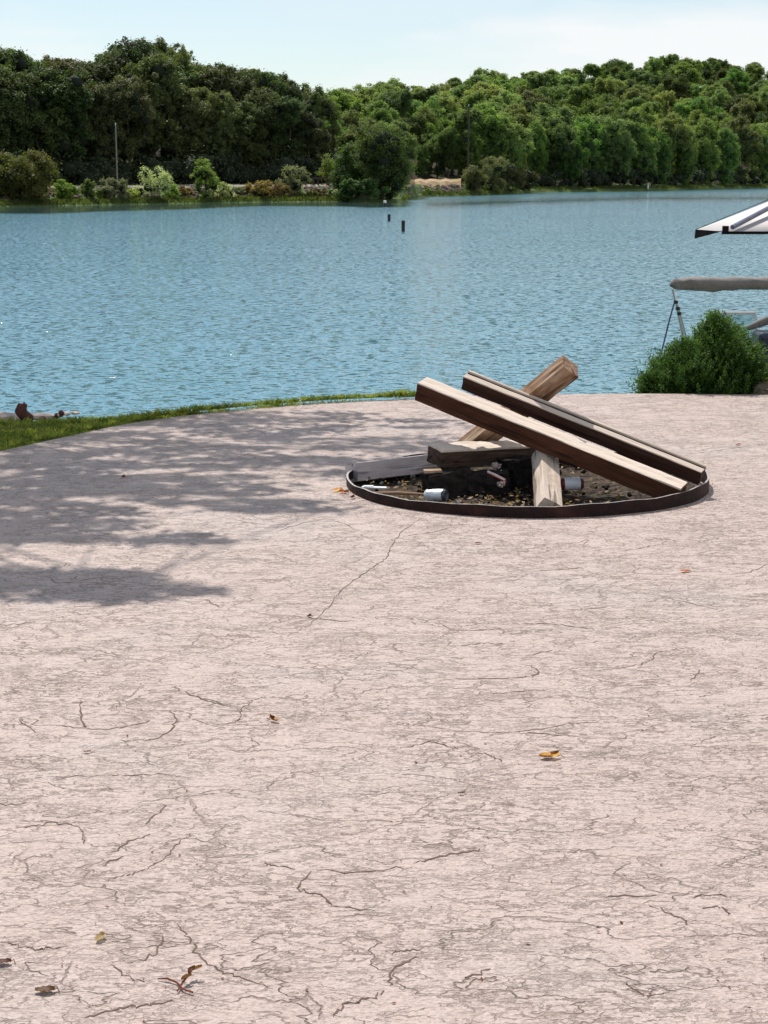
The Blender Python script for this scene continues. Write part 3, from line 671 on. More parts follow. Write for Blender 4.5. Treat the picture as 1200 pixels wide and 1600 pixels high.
# upright curled brown leaf / bark piece and dark scraps
M_dkbr = simple('dark_red_brown_bark', (.085, .03, .02), .85, var=.5, scale=20, bmp=.004)
mb = MB()
p = at(42, 657, 11.1); n = 9
V = []; F_ = []
for i in range(n):
    t = i/(n-1); wd = .055*(1-.35*t)*(1 if t < .95 else .6); cx = -.012*math.sin(t*3)-.02*t
    for j in range(7):
        w = -1.2+2.4*j/6; V.append((cx+math.sin(w)*wd+.008*math.sin(t*9+j), .03-math.cos(w)*wd*.9, t*.125+.006*math.sin(j*2.2+t*3)))
for i in range(n-1):
    for j in range(6): F_.append((i*7+j, i*7+j+1, (i+1)*7+j+1, (i+1)*7+j))
e = mesh('curled_bark', V, F_, M_dkbr, None, True); e.location = (p.x, 11.1, p.z-.005); e.rotation_euler = (0, -.12, .1)
e.modifiers.new('thickness', 'SOLIDIFY').thickness = .007
tag(e, 'upright dark red-brown curl of bark standing on the left bank', 'bark')
for i, (px, py, s_, lab) in enumerate([(66, 651, .07, 'low dark brown chunk of wood just right of the curled bark'), (88, 647, .035, 'small black scrap of wood standing left of the pair on the bank'), (96, 643, .04, 'small black block of wood standing right of the pair on the bank'), (108, 650, .03, 'small dark scrap lying among the rightmost bank rocks')]):
    p = at(px, py+3, 11.12); ob = rock('wood_scrap', p, (s_*1.1, s_*.7, s_*(.5 if i in (0, 3) else 1.1)), M_dkbr, 60+i, lab, 'wood scrap', 'wood scraps on the left bank')
# stones down the bank to the water
bm = bmesh.new(); rr = random.Random(5)
for i in range(420):
    x = rr.uniform(-14, 14); y = lip(x)+rr.uniform(.55, 3.3); z = nearz(x, y); s_ = rr.uniform(.12, .4)
    r = bmesh.ops.create_icosphere(bm, subdivisions=1, radius=s_*.5, matrix=Matrix.Translation((x, y, z-.02)))
    for v in r['verts']: v.co += Vector((rr.gauss(0, s_*.07), rr.gauss(0, s_*.07), rr.gauss(0, s_*.07)))
me = bpy.data.meshes.new('bank_stones'); bm.to_mesh(me); bm.free(); tag(link('bank_stones', me, M_rock), 'stones covering the bank below the patio', 'stones', kind='stuff')

# ---------------------------------------------------------------- crowns
def crown_mesh(name, clumps, nleaf, size, mat, up=.6, core=True, flat=.85, seed=1, cores=None, cmat=None):
    """clumps: list of (center, radius). leaves spread over clump shells, biased outward/up"""
    g = np.random.default_rng(seed); Cc = np.array([c for c, r in clumps], float); Rr = np.array([r for c, r in clumps], float)
    wts = Rr**2/np.sum(Rr**2); idx = g.choice(len(clumps), nleaf, p=wts); loose = g.random(nleaf) < .22
    d = g.normal(size=(nleaf, 3)); d[:, 2] += .25; d /= np.linalg.norm(d, axis=1)[:, None]
    rad = Rr[idx]*(1-.45*g.random(nleaf)**1.6)*(1+.12*g.normal(size=nleaf))*np.where(loose, 1.2+.7*g.random(nleaf), 1)
    P = Cc[idx]+d*rad[:, None]*np.array([1, 1, flat])
    nr_ = d*.6+g.normal(size=(nleaf, 3))*.5+np.array([0, 0, up]); nr_ /= np.linalg.norm(nr_, axis=1)[:, None]
    a_ = np.cross(nr_, g.normal(size=(nleaf, 3))); a_ /= np.linalg.norm(a_, axis=1)[:, None]; b_ = np.cross(nr_, a_)
    s_ = (size*(.6+.8*g.random(nleaf)))[:, None]
    Vq = np.stack([P-a_*s_, P-b_*s_*.55+nr_*s_*.12, P+a_*s_, P+b_*s_*.55+nr_*s_*.12], 1)
    me = bpy.data.meshes.new(name); nq = nleaf
    Vc = Vq.reshape(-1, 3); polys = [4]*nq; loops = np.arange(nq*4); mi = [0]*nq
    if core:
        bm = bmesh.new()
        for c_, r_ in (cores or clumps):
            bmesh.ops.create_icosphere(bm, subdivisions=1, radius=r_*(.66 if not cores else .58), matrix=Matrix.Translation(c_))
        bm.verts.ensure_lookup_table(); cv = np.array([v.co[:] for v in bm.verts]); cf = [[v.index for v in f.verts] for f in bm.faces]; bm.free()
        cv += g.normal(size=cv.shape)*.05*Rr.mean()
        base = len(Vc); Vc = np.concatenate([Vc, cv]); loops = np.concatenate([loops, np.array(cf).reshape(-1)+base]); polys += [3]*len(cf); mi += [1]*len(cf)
    me.vertices.add(len(Vc)); me.vertices.foreach_set('co', Vc.reshape(-1).astype(np.float32))
    me.loops.add(len(loops)); me.loops.foreach_set('vertex_index', loops.astype(np.int32))
    st_ = np.concatenate([[0], np.cumsum(polys)[:-1]]).astype(np.int32)
    me.polygons.add(len(polys)); me.polygons.foreach_set('loop_start', st_); me.polygons.foreach_set('loop_total', np.array(polys, np.int32))
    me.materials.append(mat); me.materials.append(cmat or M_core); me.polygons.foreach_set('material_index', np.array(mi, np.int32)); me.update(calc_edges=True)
    return me
def clumps_round(h, w, z0, n, rmin, rmax, seed, top=.5):
    """clumps through an egg-shaped crown from z0 to h"""
    g = random.Random(seed); out = []
    for _ in range(n):
        while True:
            x, y, z = g.uniform(-1, 1), g.uniform(-1, 1), g.uniform(-1, 1); l = math.sqrt(x*x+y*y+z*z)
            if .45 < l < 1: break
        if z > 0 and g.random() < top: pass
        r = g.uniform(rmin, rmax); zz = z0+(h-z0)*(z*.5+.5); wf = 1 if z > -.2 else .85
        out.append(((x*(w/2-r*.6)*wf, y*(w/2-r*.6)*wf, min(zz, h-r*.7)), r))
    out.append(((0, 0, (z0+h)/2), (h-z0)*.22))
    return out
def clumps_craggy(h, w, z0, nbig, rbig, nsub, rsub, seed):
    """big boughs through the crown, each with small tufts on its outside"""
    g = random.Random(seed); out = []; big = []
    for _ in range(nbig):
        while True:
            x, y, z = g.uniform(-1, 1), g.uniform(-1, 1), g.uniform(-1, 1); l = math.sqrt(x*x+y*y+z*z)
            if .3 < l < 1: break
        r = rbig*g.uniform(.6, 1.25); big.append((Vector((x*(w/2-r*.5), y*(w/2-r*.5), min(z0+(h-z0)*(z*.5+.5), h-r*1.0))), r))
    for c, r in big:
        for _ in range(nsub):
            d = Vector((g.gauss(0, 1), g.gauss(0, 1), g.gauss(.35, .8))).normalized(); rs = rsub*g.uniform(.5, 1.5)
            p = c+d*r*g.uniform(.7, 1.15); p.z = min(p.z, h-rs*.6); out.append((tuple(p), rs))
    return out, big
def trunk_mb(h, r, seed, limbs=5, spread=2.5, z1=.45):
    g = random.Random(seed); mb = MB(); top = Vector((g.gauss(0, .3), g.gauss(0, .3), h))
    mb.tube([(0, 0, -.4), (0, 0, 0), Vector((0, 0, 0)).lerp(top, .4)+Vector((g.gauss(0, .15), 0, 0)), top], [r*1.4, r*1.1, r*.75, r*.2], 8)
    for i in range(limbs):
        z = h*g.uniform(z1*.6, .8); a_ = g.uniform(0, 6.28); l = spread*g.uniform(.6, 1)
        p = Vector((0, 0, z)); mb.tube([p, p+Vector((math.cos(a_)*l*.5, math.sin(a_)*l*.5, l*.35)), p+Vector((math.cos(a_)*l, math.sin(a_)*l, l*.9))], [r*.4, r*.28, r*.1], 5)
    return mb
def make_tree(name, label, cat, group, h, w, z0, n, rmin, rmax, nleaf, size, mat, seed, loc, r=.25):
    root = empty(name, loc); tag(root, label, cat, group)
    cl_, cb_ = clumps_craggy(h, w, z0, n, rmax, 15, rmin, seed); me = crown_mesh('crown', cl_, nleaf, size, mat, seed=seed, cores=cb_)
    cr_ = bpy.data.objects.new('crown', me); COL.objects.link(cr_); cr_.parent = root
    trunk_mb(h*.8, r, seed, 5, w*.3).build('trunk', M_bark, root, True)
    return root

# ---- tall dark trees of the left bank
TALL = []
for k in range(5):
    h = 15; TALL.append(make_tree('tall_tree', '', 'tree', '', h, [8.5, 7.2, 9.4, 7.8, 8.6][k], 2.2, 34, .46, 1.4, 32000, .15, M_leafL, 100+k, (0, 0, 0), .3))
outline = [(-260, 70), (-200, 60), (-120, 75), (-60, 62), (0, 60), (40, 78), (90, 88), (150, 85), (185, 68), (225, 54), (262, 62), (290, 74), (312, 98), (350, 92), (400, 105), (450, 116), (482, 128), (520, 136), (560, 148)]
used = set()
def place(protos, p, h_t, h0=15, sc=1.0, rz=None, lab=None, group=None, squash=None):
    k = random.randrange(len(protos)); src = protos[k]
    o_ = src if id(src) not in used else copy_tree(src)
    used.add(id(src))
    s_ = h_t/h0; o_.location = p; o_.rotation_euler = (0, 0, random.uniform(0, 6.28) if rz is None else rz); o_.scale = (s_*sc*random.uniform(.82, 1.15), s_*sc*random.uniform(.82, 1.15), s_)
    if lab: o_['label'] = lab
    if group: o_['group'] = group
    return o_
LT = 'tall dark leafy tree in the high wood on the left far bank'
def top_height(px, ytop, p): 
    # height of a tree at p whose top should reach picture row ytop
    return at(px, ytop, p.y).z - p.z
ORD1 = 'first second third fourth fifth sixth seventh eighth ninth tenth eleventh twelfth thirteenth fourteenth fifteenth sixteenth seventeenth eighteenth nineteenth twentieth'.split(); nfr = 0
for row, (t0, dpx) in enumerate([(24, 36), (34, 40), (46, 44)]):
    px = -250+row*17
    while px < 505-row*10:
        p = land_pt(px, t0+random.uniform(-2, 3)); yt = np.interp(px, [q[0] for q in outline], [q[1] for q in outline])
        yt += (random.uniform(12, 60) if row == 0 else random.uniform(-2, 20) if row == 1 else random.uniform(0, 6))
        lab = LT if row == 0 else 'tall dark tree at the back of the high wood on the left far bank'; grp = 'tall trees of the left far bank'
        if row == 0 and 0 <= px <= 505: lab = '%s big dark tree from the left edge in the front of the left wood' % ORD1[nfr]; nfr += 1
        place(TALL, p, top_height(px, yt, p), sc=random.uniform(.85, 1.1), lab=lab, group=grp)
        px += dpx*random.uniform(.8, 1.15)
p = land_pt(226, 38); place(TALL, p, top_height(226, 53, p), sc=.8, lab='tallest tree of the left far bank, its crown standing above the others against the sky', group='tall trees of the left far bank')
p = land_pt(282, 36); place(TALL, p, top_height(282, 70, p), sc=.62, lab='narrow tree just right of the tallest one on the left skyline', group='tall trees of the left far bank')
# ---- hill trees
HILL = []
for k in range(7):
    root = empty('hill_tree', (0, 0, 0)); tag(root, '', 'tree', '')
    w = [10.5, 7.5, 12, 6.2, 9.5, 11.5, 8.4][k]
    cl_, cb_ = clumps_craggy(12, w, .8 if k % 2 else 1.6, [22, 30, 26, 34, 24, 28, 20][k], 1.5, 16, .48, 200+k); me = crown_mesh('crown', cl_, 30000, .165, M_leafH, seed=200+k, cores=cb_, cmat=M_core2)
    c_ = bpy.data.objects.new('crown', me); COL.objects.link(c_); c_.parent = root
    trunk_mb(9.5, .28, 200+k, 4, 3).build('trunk', M_bark, root, True)
    HILL.append(root)
HL = 'leafy tree in the mass of woods on the hill across the lake'
cnt = 0
t = 42.0
while t < 345:
    D = 300+t; step = 10.8/D*FPX*(1+t/900)
    px = (500 if t > 60 else 660)+random.uniform(0, step)
    while px < 1290:
        tt = t+random.uniform(-4, 4)
        lim = np.interp(px, [q[0] for q in RD], [q[1] for q in RD])+14
        if tt < lim:
            p = land_pt(px+random.uniform(-.2, .2)*step, tt); place(HILL, p, random.uniform(9.5, 12.5) if px < 720 else random.uniform(10.5, 14.5) if tt < lim-45 else random.uniform(10.5, 12), 12, random.uniform(.85, 1.1) if tt < lim-45 else 1.25, lab=HL, group='trees of the wooded hill'); cnt += 1
        px += step
    t += 17+t*.02
# ---- front row on the right shore
front = [(655, 225, 30, .8), (683, 212, 30, .85), (700, 200, 24, .7), (722, 172, 24, 1.0), (752, 162, 22, 1.05), (782, 176, 14, .9), (806, 205, 12, .9), (835, 190, 13, .9), (866, 185, 14, .85), (893, 215, 9, .8), (912, 182, 16, .9), (945, 178, 14, .9), (968, 205, 9, .8), (990, 190, 12, .9), (1018, 200, 9, .8), (1046, 178, 16, .95), (1070, 200, 8, .8), (1096, 185, 13, .9), (1128, 200, 9, .85), (1150, 182, 15, .9), (1178, 196, 9, .85), (1206, 186, 13, .95), (1240, 196, 10, .9), (1275, 190, 12, .9), (625, 190, 44, 1.0), (600, 190, 40, .9), (575, 182, 48, 1.1), (545, 172, 60, 1.1), (640, 180, 60, 1.0), (520, 182, 50, 1.0)]
labs = {655: 'light green tree behind the tan bank, left of the pair there', 683: 'light green tree behind the tan bank, right of the pair there', 722: 'big light green round-topped tree behind the dark utility pole', 752: 'big light green tree just right of the dark utility pole', 782: 'dark-bottomed tree at the water where the right shore begins'}
ORD = 'first second third fourth fifth sixth seventh eighth ninth tenth eleventh twelfth thirteenth fourteenth fifteenth sixteenth seventeenth eighteenth nineteenth twentieth'.split(); LK = set(labs)
for px, yt, t, sc in front:
    p = land_pt(px, t); h = top_height(px, yt, p)
    if px > 790:
        fr_ = sorted(q[0] for q in front if q[0] > 790); labs[px] = '%s tree from the left in the front row standing on the right far shore' % ORD[fr_.index(px)]
    elif px not in labs:
        fr_ = sorted(q[0] for q in front if q[0] <= 790 and q[0] not in LK); labs[px] = '%s tree from the left in the valley behind the headland trees' % ORD[fr_.index(px)]
    place(HILL, p, h, 12, sc*.95, lab=labs.get(px, 'leafy tree in the front row along the right far shore' if px > 790 else 'leafy tree in the valley behind the headland tree'), group='trees along the far shore')

# ---- shrubs and small trees at the water's edge (px centre, base row, top row, width px, material, label)
def shore_shrub(px, t, yt, wpx, mat, label, name='shore_shrub', cat='shrub', nleaf=7000, n=34, up=.5, size=.095, z0=.1, seed=1, sc=1):
    p = land_pt(px, t); h = top_height(px, yt, p); w = wpx/FPX*p.y
    root = empty(name, p); tag(root, label, cat, 'shrubs on the far shore')
    r1 = min(w, h)*.16
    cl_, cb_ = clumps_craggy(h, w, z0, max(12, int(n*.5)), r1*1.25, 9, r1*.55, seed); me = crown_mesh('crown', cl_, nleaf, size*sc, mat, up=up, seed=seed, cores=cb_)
    c_ = bpy.data.objects.new('crown', me); COL.objects.link(c_); c_.parent = root
    trunk_mb(h*.75, .08*h/3, seed, 4, w*.3).build('trunk', M_bark, root, True)
    return root
shore_shrub(36, 3, 237, 104, M_leafO, 'big bushy tree with yellow and orange tints at the far left shore', 'shore_tree', 'tree', 20000, 70, size=.12, seed=1)
shore_shrub(101, 4, 281, 46, M_leafS, 'green bush just right of the big bushy tree on the left shore', seed=2)
shore_shrub(137, 3, 280, 26, M_leafS, 'slim yellow-green bush left of the pale pole', seed=3, nleaf=2000)
shore_shrub(181, 3, 279, 50, M_leafP, 'pale-leaved bush at the foot of the utility pole', seed=4)
shore_shrub(238, 2.5, 260, 52, M_leafP, 'rounded bush with silvery leaves left of the upright green one', seed=5, nleaf=4600)
shore_shrub(268, 3, 287, 26, M_leafS, 'low bush between the silvery bush and the upright green one', seed=6, nleaf=1800)
shore_shrub(323, 2.5, 249, 40, M_leafS, 'upright bright green bush in front of the dark wood', seed=7, nleaf=5200, n=44)
shore_shrub(352, 3, 285, 34, M_leafP, 'low grey-green bush right of the upright green one', seed=8, nleaf=2000)
shore_shrub(408, 3, 280, 44, M_leafB, 'brownish yellow bush on the left shore, left of the pair', seed=9)
shore_shrub(436, 3.5, 284, 36, M_leafB, 'brownish yellow bush below the pale green one', seed=10, nleaf=2400)
shore_shrub(461, 5, 260, 42, M_leafP, 'pale green bush between the brown bushes and the guard rail', seed=11, nleaf=4200)
shore_shrub(515, 12, 240, 34, M_leafS, 'yellow-green sapling behind the guard rail', seed=12, nleaf=3600)
shore_shrub(550, 2, 226, 62, M_leafH, 'left, lower half of the dark tree pair on the headland', 'shore_tree', 'tree', 18000, 56, size=.11, seed=13)
shore_shrub(598, 1.5, 196, 82, M_leafH, 'tallest dark tree on the headland behind the buoys', 'shore_tree', 'tree', 26000, 80, size=.125, seed=14)
shore_shrub(570, 1, 280, 84, M_leafL, 'dark low growth under the headland trees', 'shore_shrub', 'shrub', 12000, 40, size=.12, seed=15)
shore_shrub(672, 3, 292, 40, M_leafS, 'low dark green bush on the rocks right of the headland', seed=16, nleaf=2200)
for i, px in enumerate([745, 770, 795, 818]):
    shore_shrub(px, 1.5+i*.6, [258, 245, 262, 268][i], 46, M_leafL, ['dark bush at the start of the right shore, first from the left', 'dark bush at the start of the right shore, the tallest', 'dark bush at the start of the right shore, third from the left', 'dark bush at the start of the right shore, rightmost'][i], seed=40+i, nleaf=9000, size=.12)
for i, px in enumerate([118, 160, 205, 290, 372, 392, 425, 482, 500, 522]):
    shore_shrub(px, random.uniform(2.5, 6.5), random.uniform(290, 299), random.uniform(20, 34), [M_leafB, M_leafH, M_leafS, M_leafB, M_leafP][i % 5], '%s low scrub clump from the left among the stones of the left far bank' % ORD[i], nleaf=1800, seed=60+i)
# undergrowth that closes the dark foot of the woods: one mass
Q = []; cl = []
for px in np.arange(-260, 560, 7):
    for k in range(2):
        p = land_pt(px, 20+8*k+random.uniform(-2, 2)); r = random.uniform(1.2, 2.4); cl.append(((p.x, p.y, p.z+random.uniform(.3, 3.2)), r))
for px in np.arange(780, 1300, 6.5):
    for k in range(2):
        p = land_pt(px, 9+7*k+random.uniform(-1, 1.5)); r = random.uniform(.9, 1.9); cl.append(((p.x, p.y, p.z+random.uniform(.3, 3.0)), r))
me = crown_mesh('undergrowth', cl, 60000, .17, M_undershade, seed=77); ob = bpy.data.objects.new('undergrowth', me); COL.objects.link(ob)
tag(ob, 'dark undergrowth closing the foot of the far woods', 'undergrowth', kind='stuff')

# woods going on to both sides of the frame: one mass
cl = []
for lo_, hi_ in ((-690, -265), (1300, 1880)):
    for _ in range(520):
        px = random.uniform(lo_, hi_); t = random.uniform(12, 300 if lo_ > 0 else 90); p = land_pt(px, t); r = random.uniform(3.2, 6)
        cl.append(((p.x, p.y, p.z+random.uniform(2.5, 9)), r))
me = crown_mesh('side_woods', cl, 90000, .45, M_leafH, seed=78, cmat=M_core2); ob = bpy.data.objects.new('side_woods', me); COL.objects.link(ob)
tag(ob, 'woods going on along the far shore beyond both sides of the picture', 'woods', kind='stuff')
# shore grass tufts
Q = []
for _ in range(26000):
    px = random.uniform(-200, 1290)
    if 545 < px < 628: continue
    t = random.uniform(.2, 3.2) if px < 800 else random.uniform(.5, 9)
    if px < 800 and random.random() < .35: t = random.uniform(9, 20)
    if px > 800 and math.sin(px*.06)+.5*math.sin(px*.19) < -.9: continue
    p = land_pt(px, t); h = random.uniform(.15, .45); w = random.uniform(.05, .12); a_ = random.uniform(0, 3.14); lx = random.gauss(0, .12)
    Q.append([(p.x-w*math.cos(a_), p.y-w*math.sin(a_), p.z-.05), (p.x+w*math.cos(a_), p.y+w*math.sin(a_), p.z-.05), (p.x+lx+w*.5, p.y, p.z+h*.8), (p.x+lx, p.y, p.z+h)])
tag(quads('shore_grass', np.array(Q), M_shgrass), 'grass growing along the far waterline', 'grass', kind='stuff')
# riprap
bm = bmesh.new(); rr = random.Random(9)
for i in range(900):
    px = rr.choice([rr.uniform(110, 540), rr.uniform(110, 540), rr.uniform(636, 722), rr.uniform(-200, 110)]); t = rr.uniform(3, 8.4); p = land_pt(px, t); s_ = rr.uniform(.3, .9)
    r = bmesh.ops.create_icosphere(bm, subdivisions=1, radius=s_*.5, matrix=Matrix.Translation(p))
    for v in r['verts']: v.co += Vector((rr.gauss(0, s_*.09), rr.gauss(0, s_*.09), rr.gauss(0, s_*.09)))
me = bpy.data.meshes.new('riprap'); bm.to_mesh(me); bm.free(); tag(link('riprap', me, M_riprap), 'brown stones armouring the far left bank', 'rocks', kind='stuff')
# road on the bank, its pale shoulder facing the lake
V = []; Fc = []; pp = list(np.arange(60, 545, 12))
for px in pp:
    for t, dz in ((8.6, -.05), (9.4, .24), (16, .3), (16.6, .1)): p = land_pt(px, t); V.append((p.x, p.y, p.z+dz))
Fc = [(i*4+k, (i+1)*4+k, (i+1)*4+k+1, i*4+k+1) for i in range(len(pp)-1) for k in range(3)]
tag(mesh('shore_road', V, Fc, M_gravel, None), 'pale gravel road along the far left bank', kind='structure')
V = []; pp = list(np.arange(640, 722, 8))
for px in pp:
    for t, dz in ((6.5, .0), (8.6, .55), (13, .8), (20, .5)): p = land_pt(px, t); V.append((p.x, p.y, p.z+dz+.12*math.sin(px*.3)))
Fc = [(i*4+k, (i+1)*4+k, (i+1)*4+k+1, i*4+k+1) for i in range(len(pp)-1) for k in range(3)]
M_tanb = ground_mat('tan_bank', [(.22, .2, .06), (.38, .26, .15), (.5, .4, .28)], .5, .05)
tag(mesh('tan_bank', V, Fc, M_tanb, None), 'bare tan earth bank right of the headland', kind='structure')
# guard rail
M_dk = simple('dark_weathered_wood', (.06, .045, .035), .8); M_polew = simple('pale_pole_wood', (.25, .22, .20), .8, var=.2); M_poled = simple('dark_pole_wood', (.06, .05, .045), .8)
p0 = land_pt(476, 9.6); gd = empty('guard_rail', p0); tag(gd, 'dark guard rail beside the road left of the headland', 'guard rail')
mb = MB(); q0 = land_pt(474, 9.6)-p0; q1 = land_pt(536, 9.6)-p0
mb.box(((q0+q1)/2+Vector((0, 0, 1.15))), ((q1-q0).length, .12, .28), math.atan2(q1.y-q0.y, q1.x-q0.x)); mb.build('rail', M_dk, gd)
for px in (478, 490, 497.5, 512, 522, 533):
    q = land_pt(px, 9.7)-p0; mb = MB(); mb.box(q+Vector((0, 0, .6)), (.22, .16, 1.3)); mb.build('post', M_dk, gd)
# utility poles
def upole(px, ytop, t, r, mat, label, xarm=True):
    p = land_pt(px, t); h = top_height(px, ytop, p); e = empty('utility_pole', p); tag(e, label, 'pole')
    mb = MB(); mb.tube([(0, 0, -.5), (0, 0, h*.5), (0, 0, h)], [r*1.15, r, r*.85], 10); mb.build('pole', mat, e)
    if xarm:
        mb = MB(); mb.box((0, 0, h-.5), (1.3, .1, .12)); mb.build('crossarm', mat, e)
    mb = MB(); mb.lathe([(0, .3), (.05, .3), (.08, .2), (.05, .12), (.05, 0), (0, 0)], (.0, 0, h), 10); mb.build('insulator', M_white, e)
upole(185, 196, 8.3, .085, M_polew, 'pale bare utility pole standing against the dark wood on the left', False)
upole(731, 166, 9, .14, M_poled, 'dark utility pole in front of the light green tree')
p = land_pt(1012, 1.2); e = empty('marker_post', p); tag(e, 'small white post on the right far shore', 'post')
mb = MB(); mb.lathe([(.16, -.4), (.15, .9), (.13, 1.0), (0, 1.04)], (0, 0, 0), 12); mb.build('post', M_white, e, True); mb = MB(); mb.lathe([(.155, .0), (.155, .12), (.15, .12)], (0, 0, .72), 12); mb.build('band', M_polew, e)
M_blk = simple('black_plastic', (.012, .013, .016), .5, var=.2)
for (px, yb, yt, wpx, m1, lab) in [(630, 362, 345, 5.5, M_blk, 'nearest and tallest of the three buoys, a black post in the lake'), (608, 345.5, 335, 4.5, M_blk, 'middle one of the three buoys, short and black'), (601.5, 323, 313.5, 4.5, M_white, 'farthest buoy with a white top near the headland')]:
    p = gr(px, yb, WATER); h = at(px, yt, p.y).z-WATER; r = wpx/2/FPX*p.y; e = empty('buoy', p); tag(e, lab, 'buoy', 'buoys on the lake')
    mb = MB(); mb.lathe([(r*.9, -.5), (r, 0), (r, h*.9), (r*.8, h*.97), (0, h)], (0, 0, 0), 14); mb.build('buoy_body', M_blk if m1 is M_blk else M_dk, e, True)
    mb = MB(); mb.lathe([(r*1.04, 0), (r*1.04, h*.3), (r*.9, h*.42), (0, h*.45)], (0, 0, h*.62), 14); mb.build('cap', m1, e, True)

# ---------------------------------------------------------------- shrub at the patio edge
def sprig_bush(name, loc, w, d, h, nsp, seed, label, z_lo=-.25):
    g = random.Random(seed); root = empty(name, loc); tag(root, label, 'shrub')
    Q = []; stem = MB()
    for i in range(nsp):
        while True:
            a_, b_, c_ = g.uniform(-1, 1), g.uniform(-1, 1), g.random()
            if a_*a_+b_*b_ < 1: break
        # profile: high to the right of the middle, sloping to the left
        px_ = a_; top = h*(1-.62*max(0, (.30-px_))**1.25/1.3**1.0)*(1 if px_ < .45 else 1-1.0*(px_-.45))*math.sqrt(max(.05, 1-.75*b_*b_))
        top *= (.88+.12*math.sin(px_*11+b_*3)); l = g.uniform(.07, .15) if g.random() < .84 else g.uniform(.15, .28)
        shell = g.random() < .72
        z = top-l if shell else g.uniform(z_lo, top-l)
        if shell and g.random() < .6: z = z_lo+(top-z_lo-l)*g.random()**.5; k_ = 1/max(.35, math.sqrt(a_*a_+b_*b_)); k_ = min(k_, 1.5)*.98 if z < top*.7 else 1; a2, b2 = a_*k_, b_*k_
        else: a2, b2 = a_, b_
        if a2*a2+b2*b2 > 1: q = math.sqrt(a2*a2+b2*b2); a2 /= q; b2 /= q
        base = Vector((a2*w/2, b2*d/2, z)); dr = Vector((a2*.55+g.gauss(0, .3), b2*.5+g.gauss(0, .3), 1.0)).normalized()
        nl = int(l/.0085); bend = Vector((g.gauss(0, .3), g.gauss(0, .3), 0))
        side = dr.orthogonal().normalized()
        for j in range(nl):
            t = j/nl; p = base+dr*l*t+bend*l*t*t*.5; ang = j*2.4
            s1 = Matrix.Rotation(ang, 3, dr) @ side; L_ = .032*(1.05-t*.45)*g.uniform(.8, 1.25); tip = p+(s1*.75+dr*.7).normalized()*L_; wv = dr.cross(s1)*.006
            Q.append([p-wv*.6, p+s1*L_*.4+dr*L_*.3-wv, tip, p+s1*L_*.4+dr*L_*.3+wv])
    ob = quads('foliage', np.array([[tuple(v) for v in q] for q in Q]), M_leafN, root)
    bm = bmesh.new(); bmesh.ops.create_icosphere(bm, subdivisions=3, radius=1)
    for v in bm.verts:
        x, y, z = v.co; top = h*(1-.62*max(0, (.30-x))**1.25/1.3)*(1 if x < .45 else 1-(x-.45))
        v.co = Vector((x*w*.36, y*d*.30, z_lo+(top*.62-z_lo)*(z*.5+.5)+g.gauss(0, .02)))
    me = bpy.data.meshes.new('inner_shade_mass'); bm.to_mesh(me); bm.free(); link('inner_shade_mass', me, M_core, root)
    for k in range(9): 
        a_ = g.uniform(0, 6.28); stem.tube([(0, 0, z_lo-.1), (math.cos(a_)*w*.15, math.sin(a_)*d*.15, z_lo+h*.3), (math.cos(a_)*w*.3, math.sin(a_)*d*.3, h*.5)], [.014, .01, .004], 5)
    stem.build('stems', M_bark, root)
    return root
pb = at(1096, 615, 12.62)
sprig_bush('evergreen_shrub', (pb.x, 12.62, -.17), .85, .62, .80, 4300, 5, 'dense dark evergreen shrub at the right edge of the patio', z_lo=-.12)
# small flowering plant and stone at the right frame edge
pf = at(1192, 605, 12.55); fl = empty('flowering_plant', (pf.x, 12.5, -.12)); tag(fl, 'small yellowish plant with white flowers right of the evergreen shrub', 'plant')
Q = []; g = random.Random(3)
for i in range(1500):
    a_ = g.uniform(0, 6.28); r = g.random()**.5*.17; z = g.uniform(0, .34)*(1-r*2.2); Q.append([tuple(v) for v in leafquad(Vector((math.cos(a_)*r, math.sin(a_)*r, z)), g.uniform(.008, .018), (g.gauss(0, .5), g.gauss(0, .5), 1))])
quads('leaves', np.array(Q), M_leafO, fl)
for i in range(11):
    a_ = g.uniform(0, 6.28); r = g.uniform(.02, .15); z = g.uniform(.12, .3); c = Vector((math.cos(a_)*r, math.sin(a_)*r-.03, z)); mb = MB()
    mb.v = []; nn = 10; V = [(0, 0, .004)]+[(math.cos(6.283*k/nn)*(.013 if k % 2 == 0 else .007), math.sin(6.283*k/nn)*(.013 if k % 2 == 0 else .007), 0) for k in range(nn)]
    mb.add([Vector(v)+c for v in V], [(0, 1+k, 1+(k+1) % nn) for k in range(nn)]); mb.build('flower', M_white, fl)
M_brrock = simple('brown_grey_stone', (.16, .12, .09), .9, var=.3, scale=10, bmp=.01)
p = at(1196, 607, 12.42); rock('edging_stone', (p.x+.06, 12.42, -.02), (.34, .14, .22), M_brrock, 81, 'brown-grey edging stone at the right end of the patio edge', 'stone')

# ---------------------------------------------------------------- boat behind the shrub
BD = 16.6
M_hull = simple('dark_blue_hull', (.02, .028, .045), .3, 0, .1); M_gel = simple('grey_white_gelcoat', (.55, .55, .55), .35, 0, .06); M_cov = simple('grey_brown_canvas', (.20, .18, .165), .85, 0, .15, 30)
M_steel = simple('polished_rail', (.55, .57, .6), .25, .8, .05); M_vinyl = simple('grey_vinyl', (.16, .17, .18), .5, 0, .1); M_strap = simple('blue_strap', (.03, .06, .14), .7)
bt = empty('motor_boat', (4.35, BD, WATER)); tag(bt, 'moored motor boat with folded bimini mostly hidden behind the evergreen shrub', 'boat')
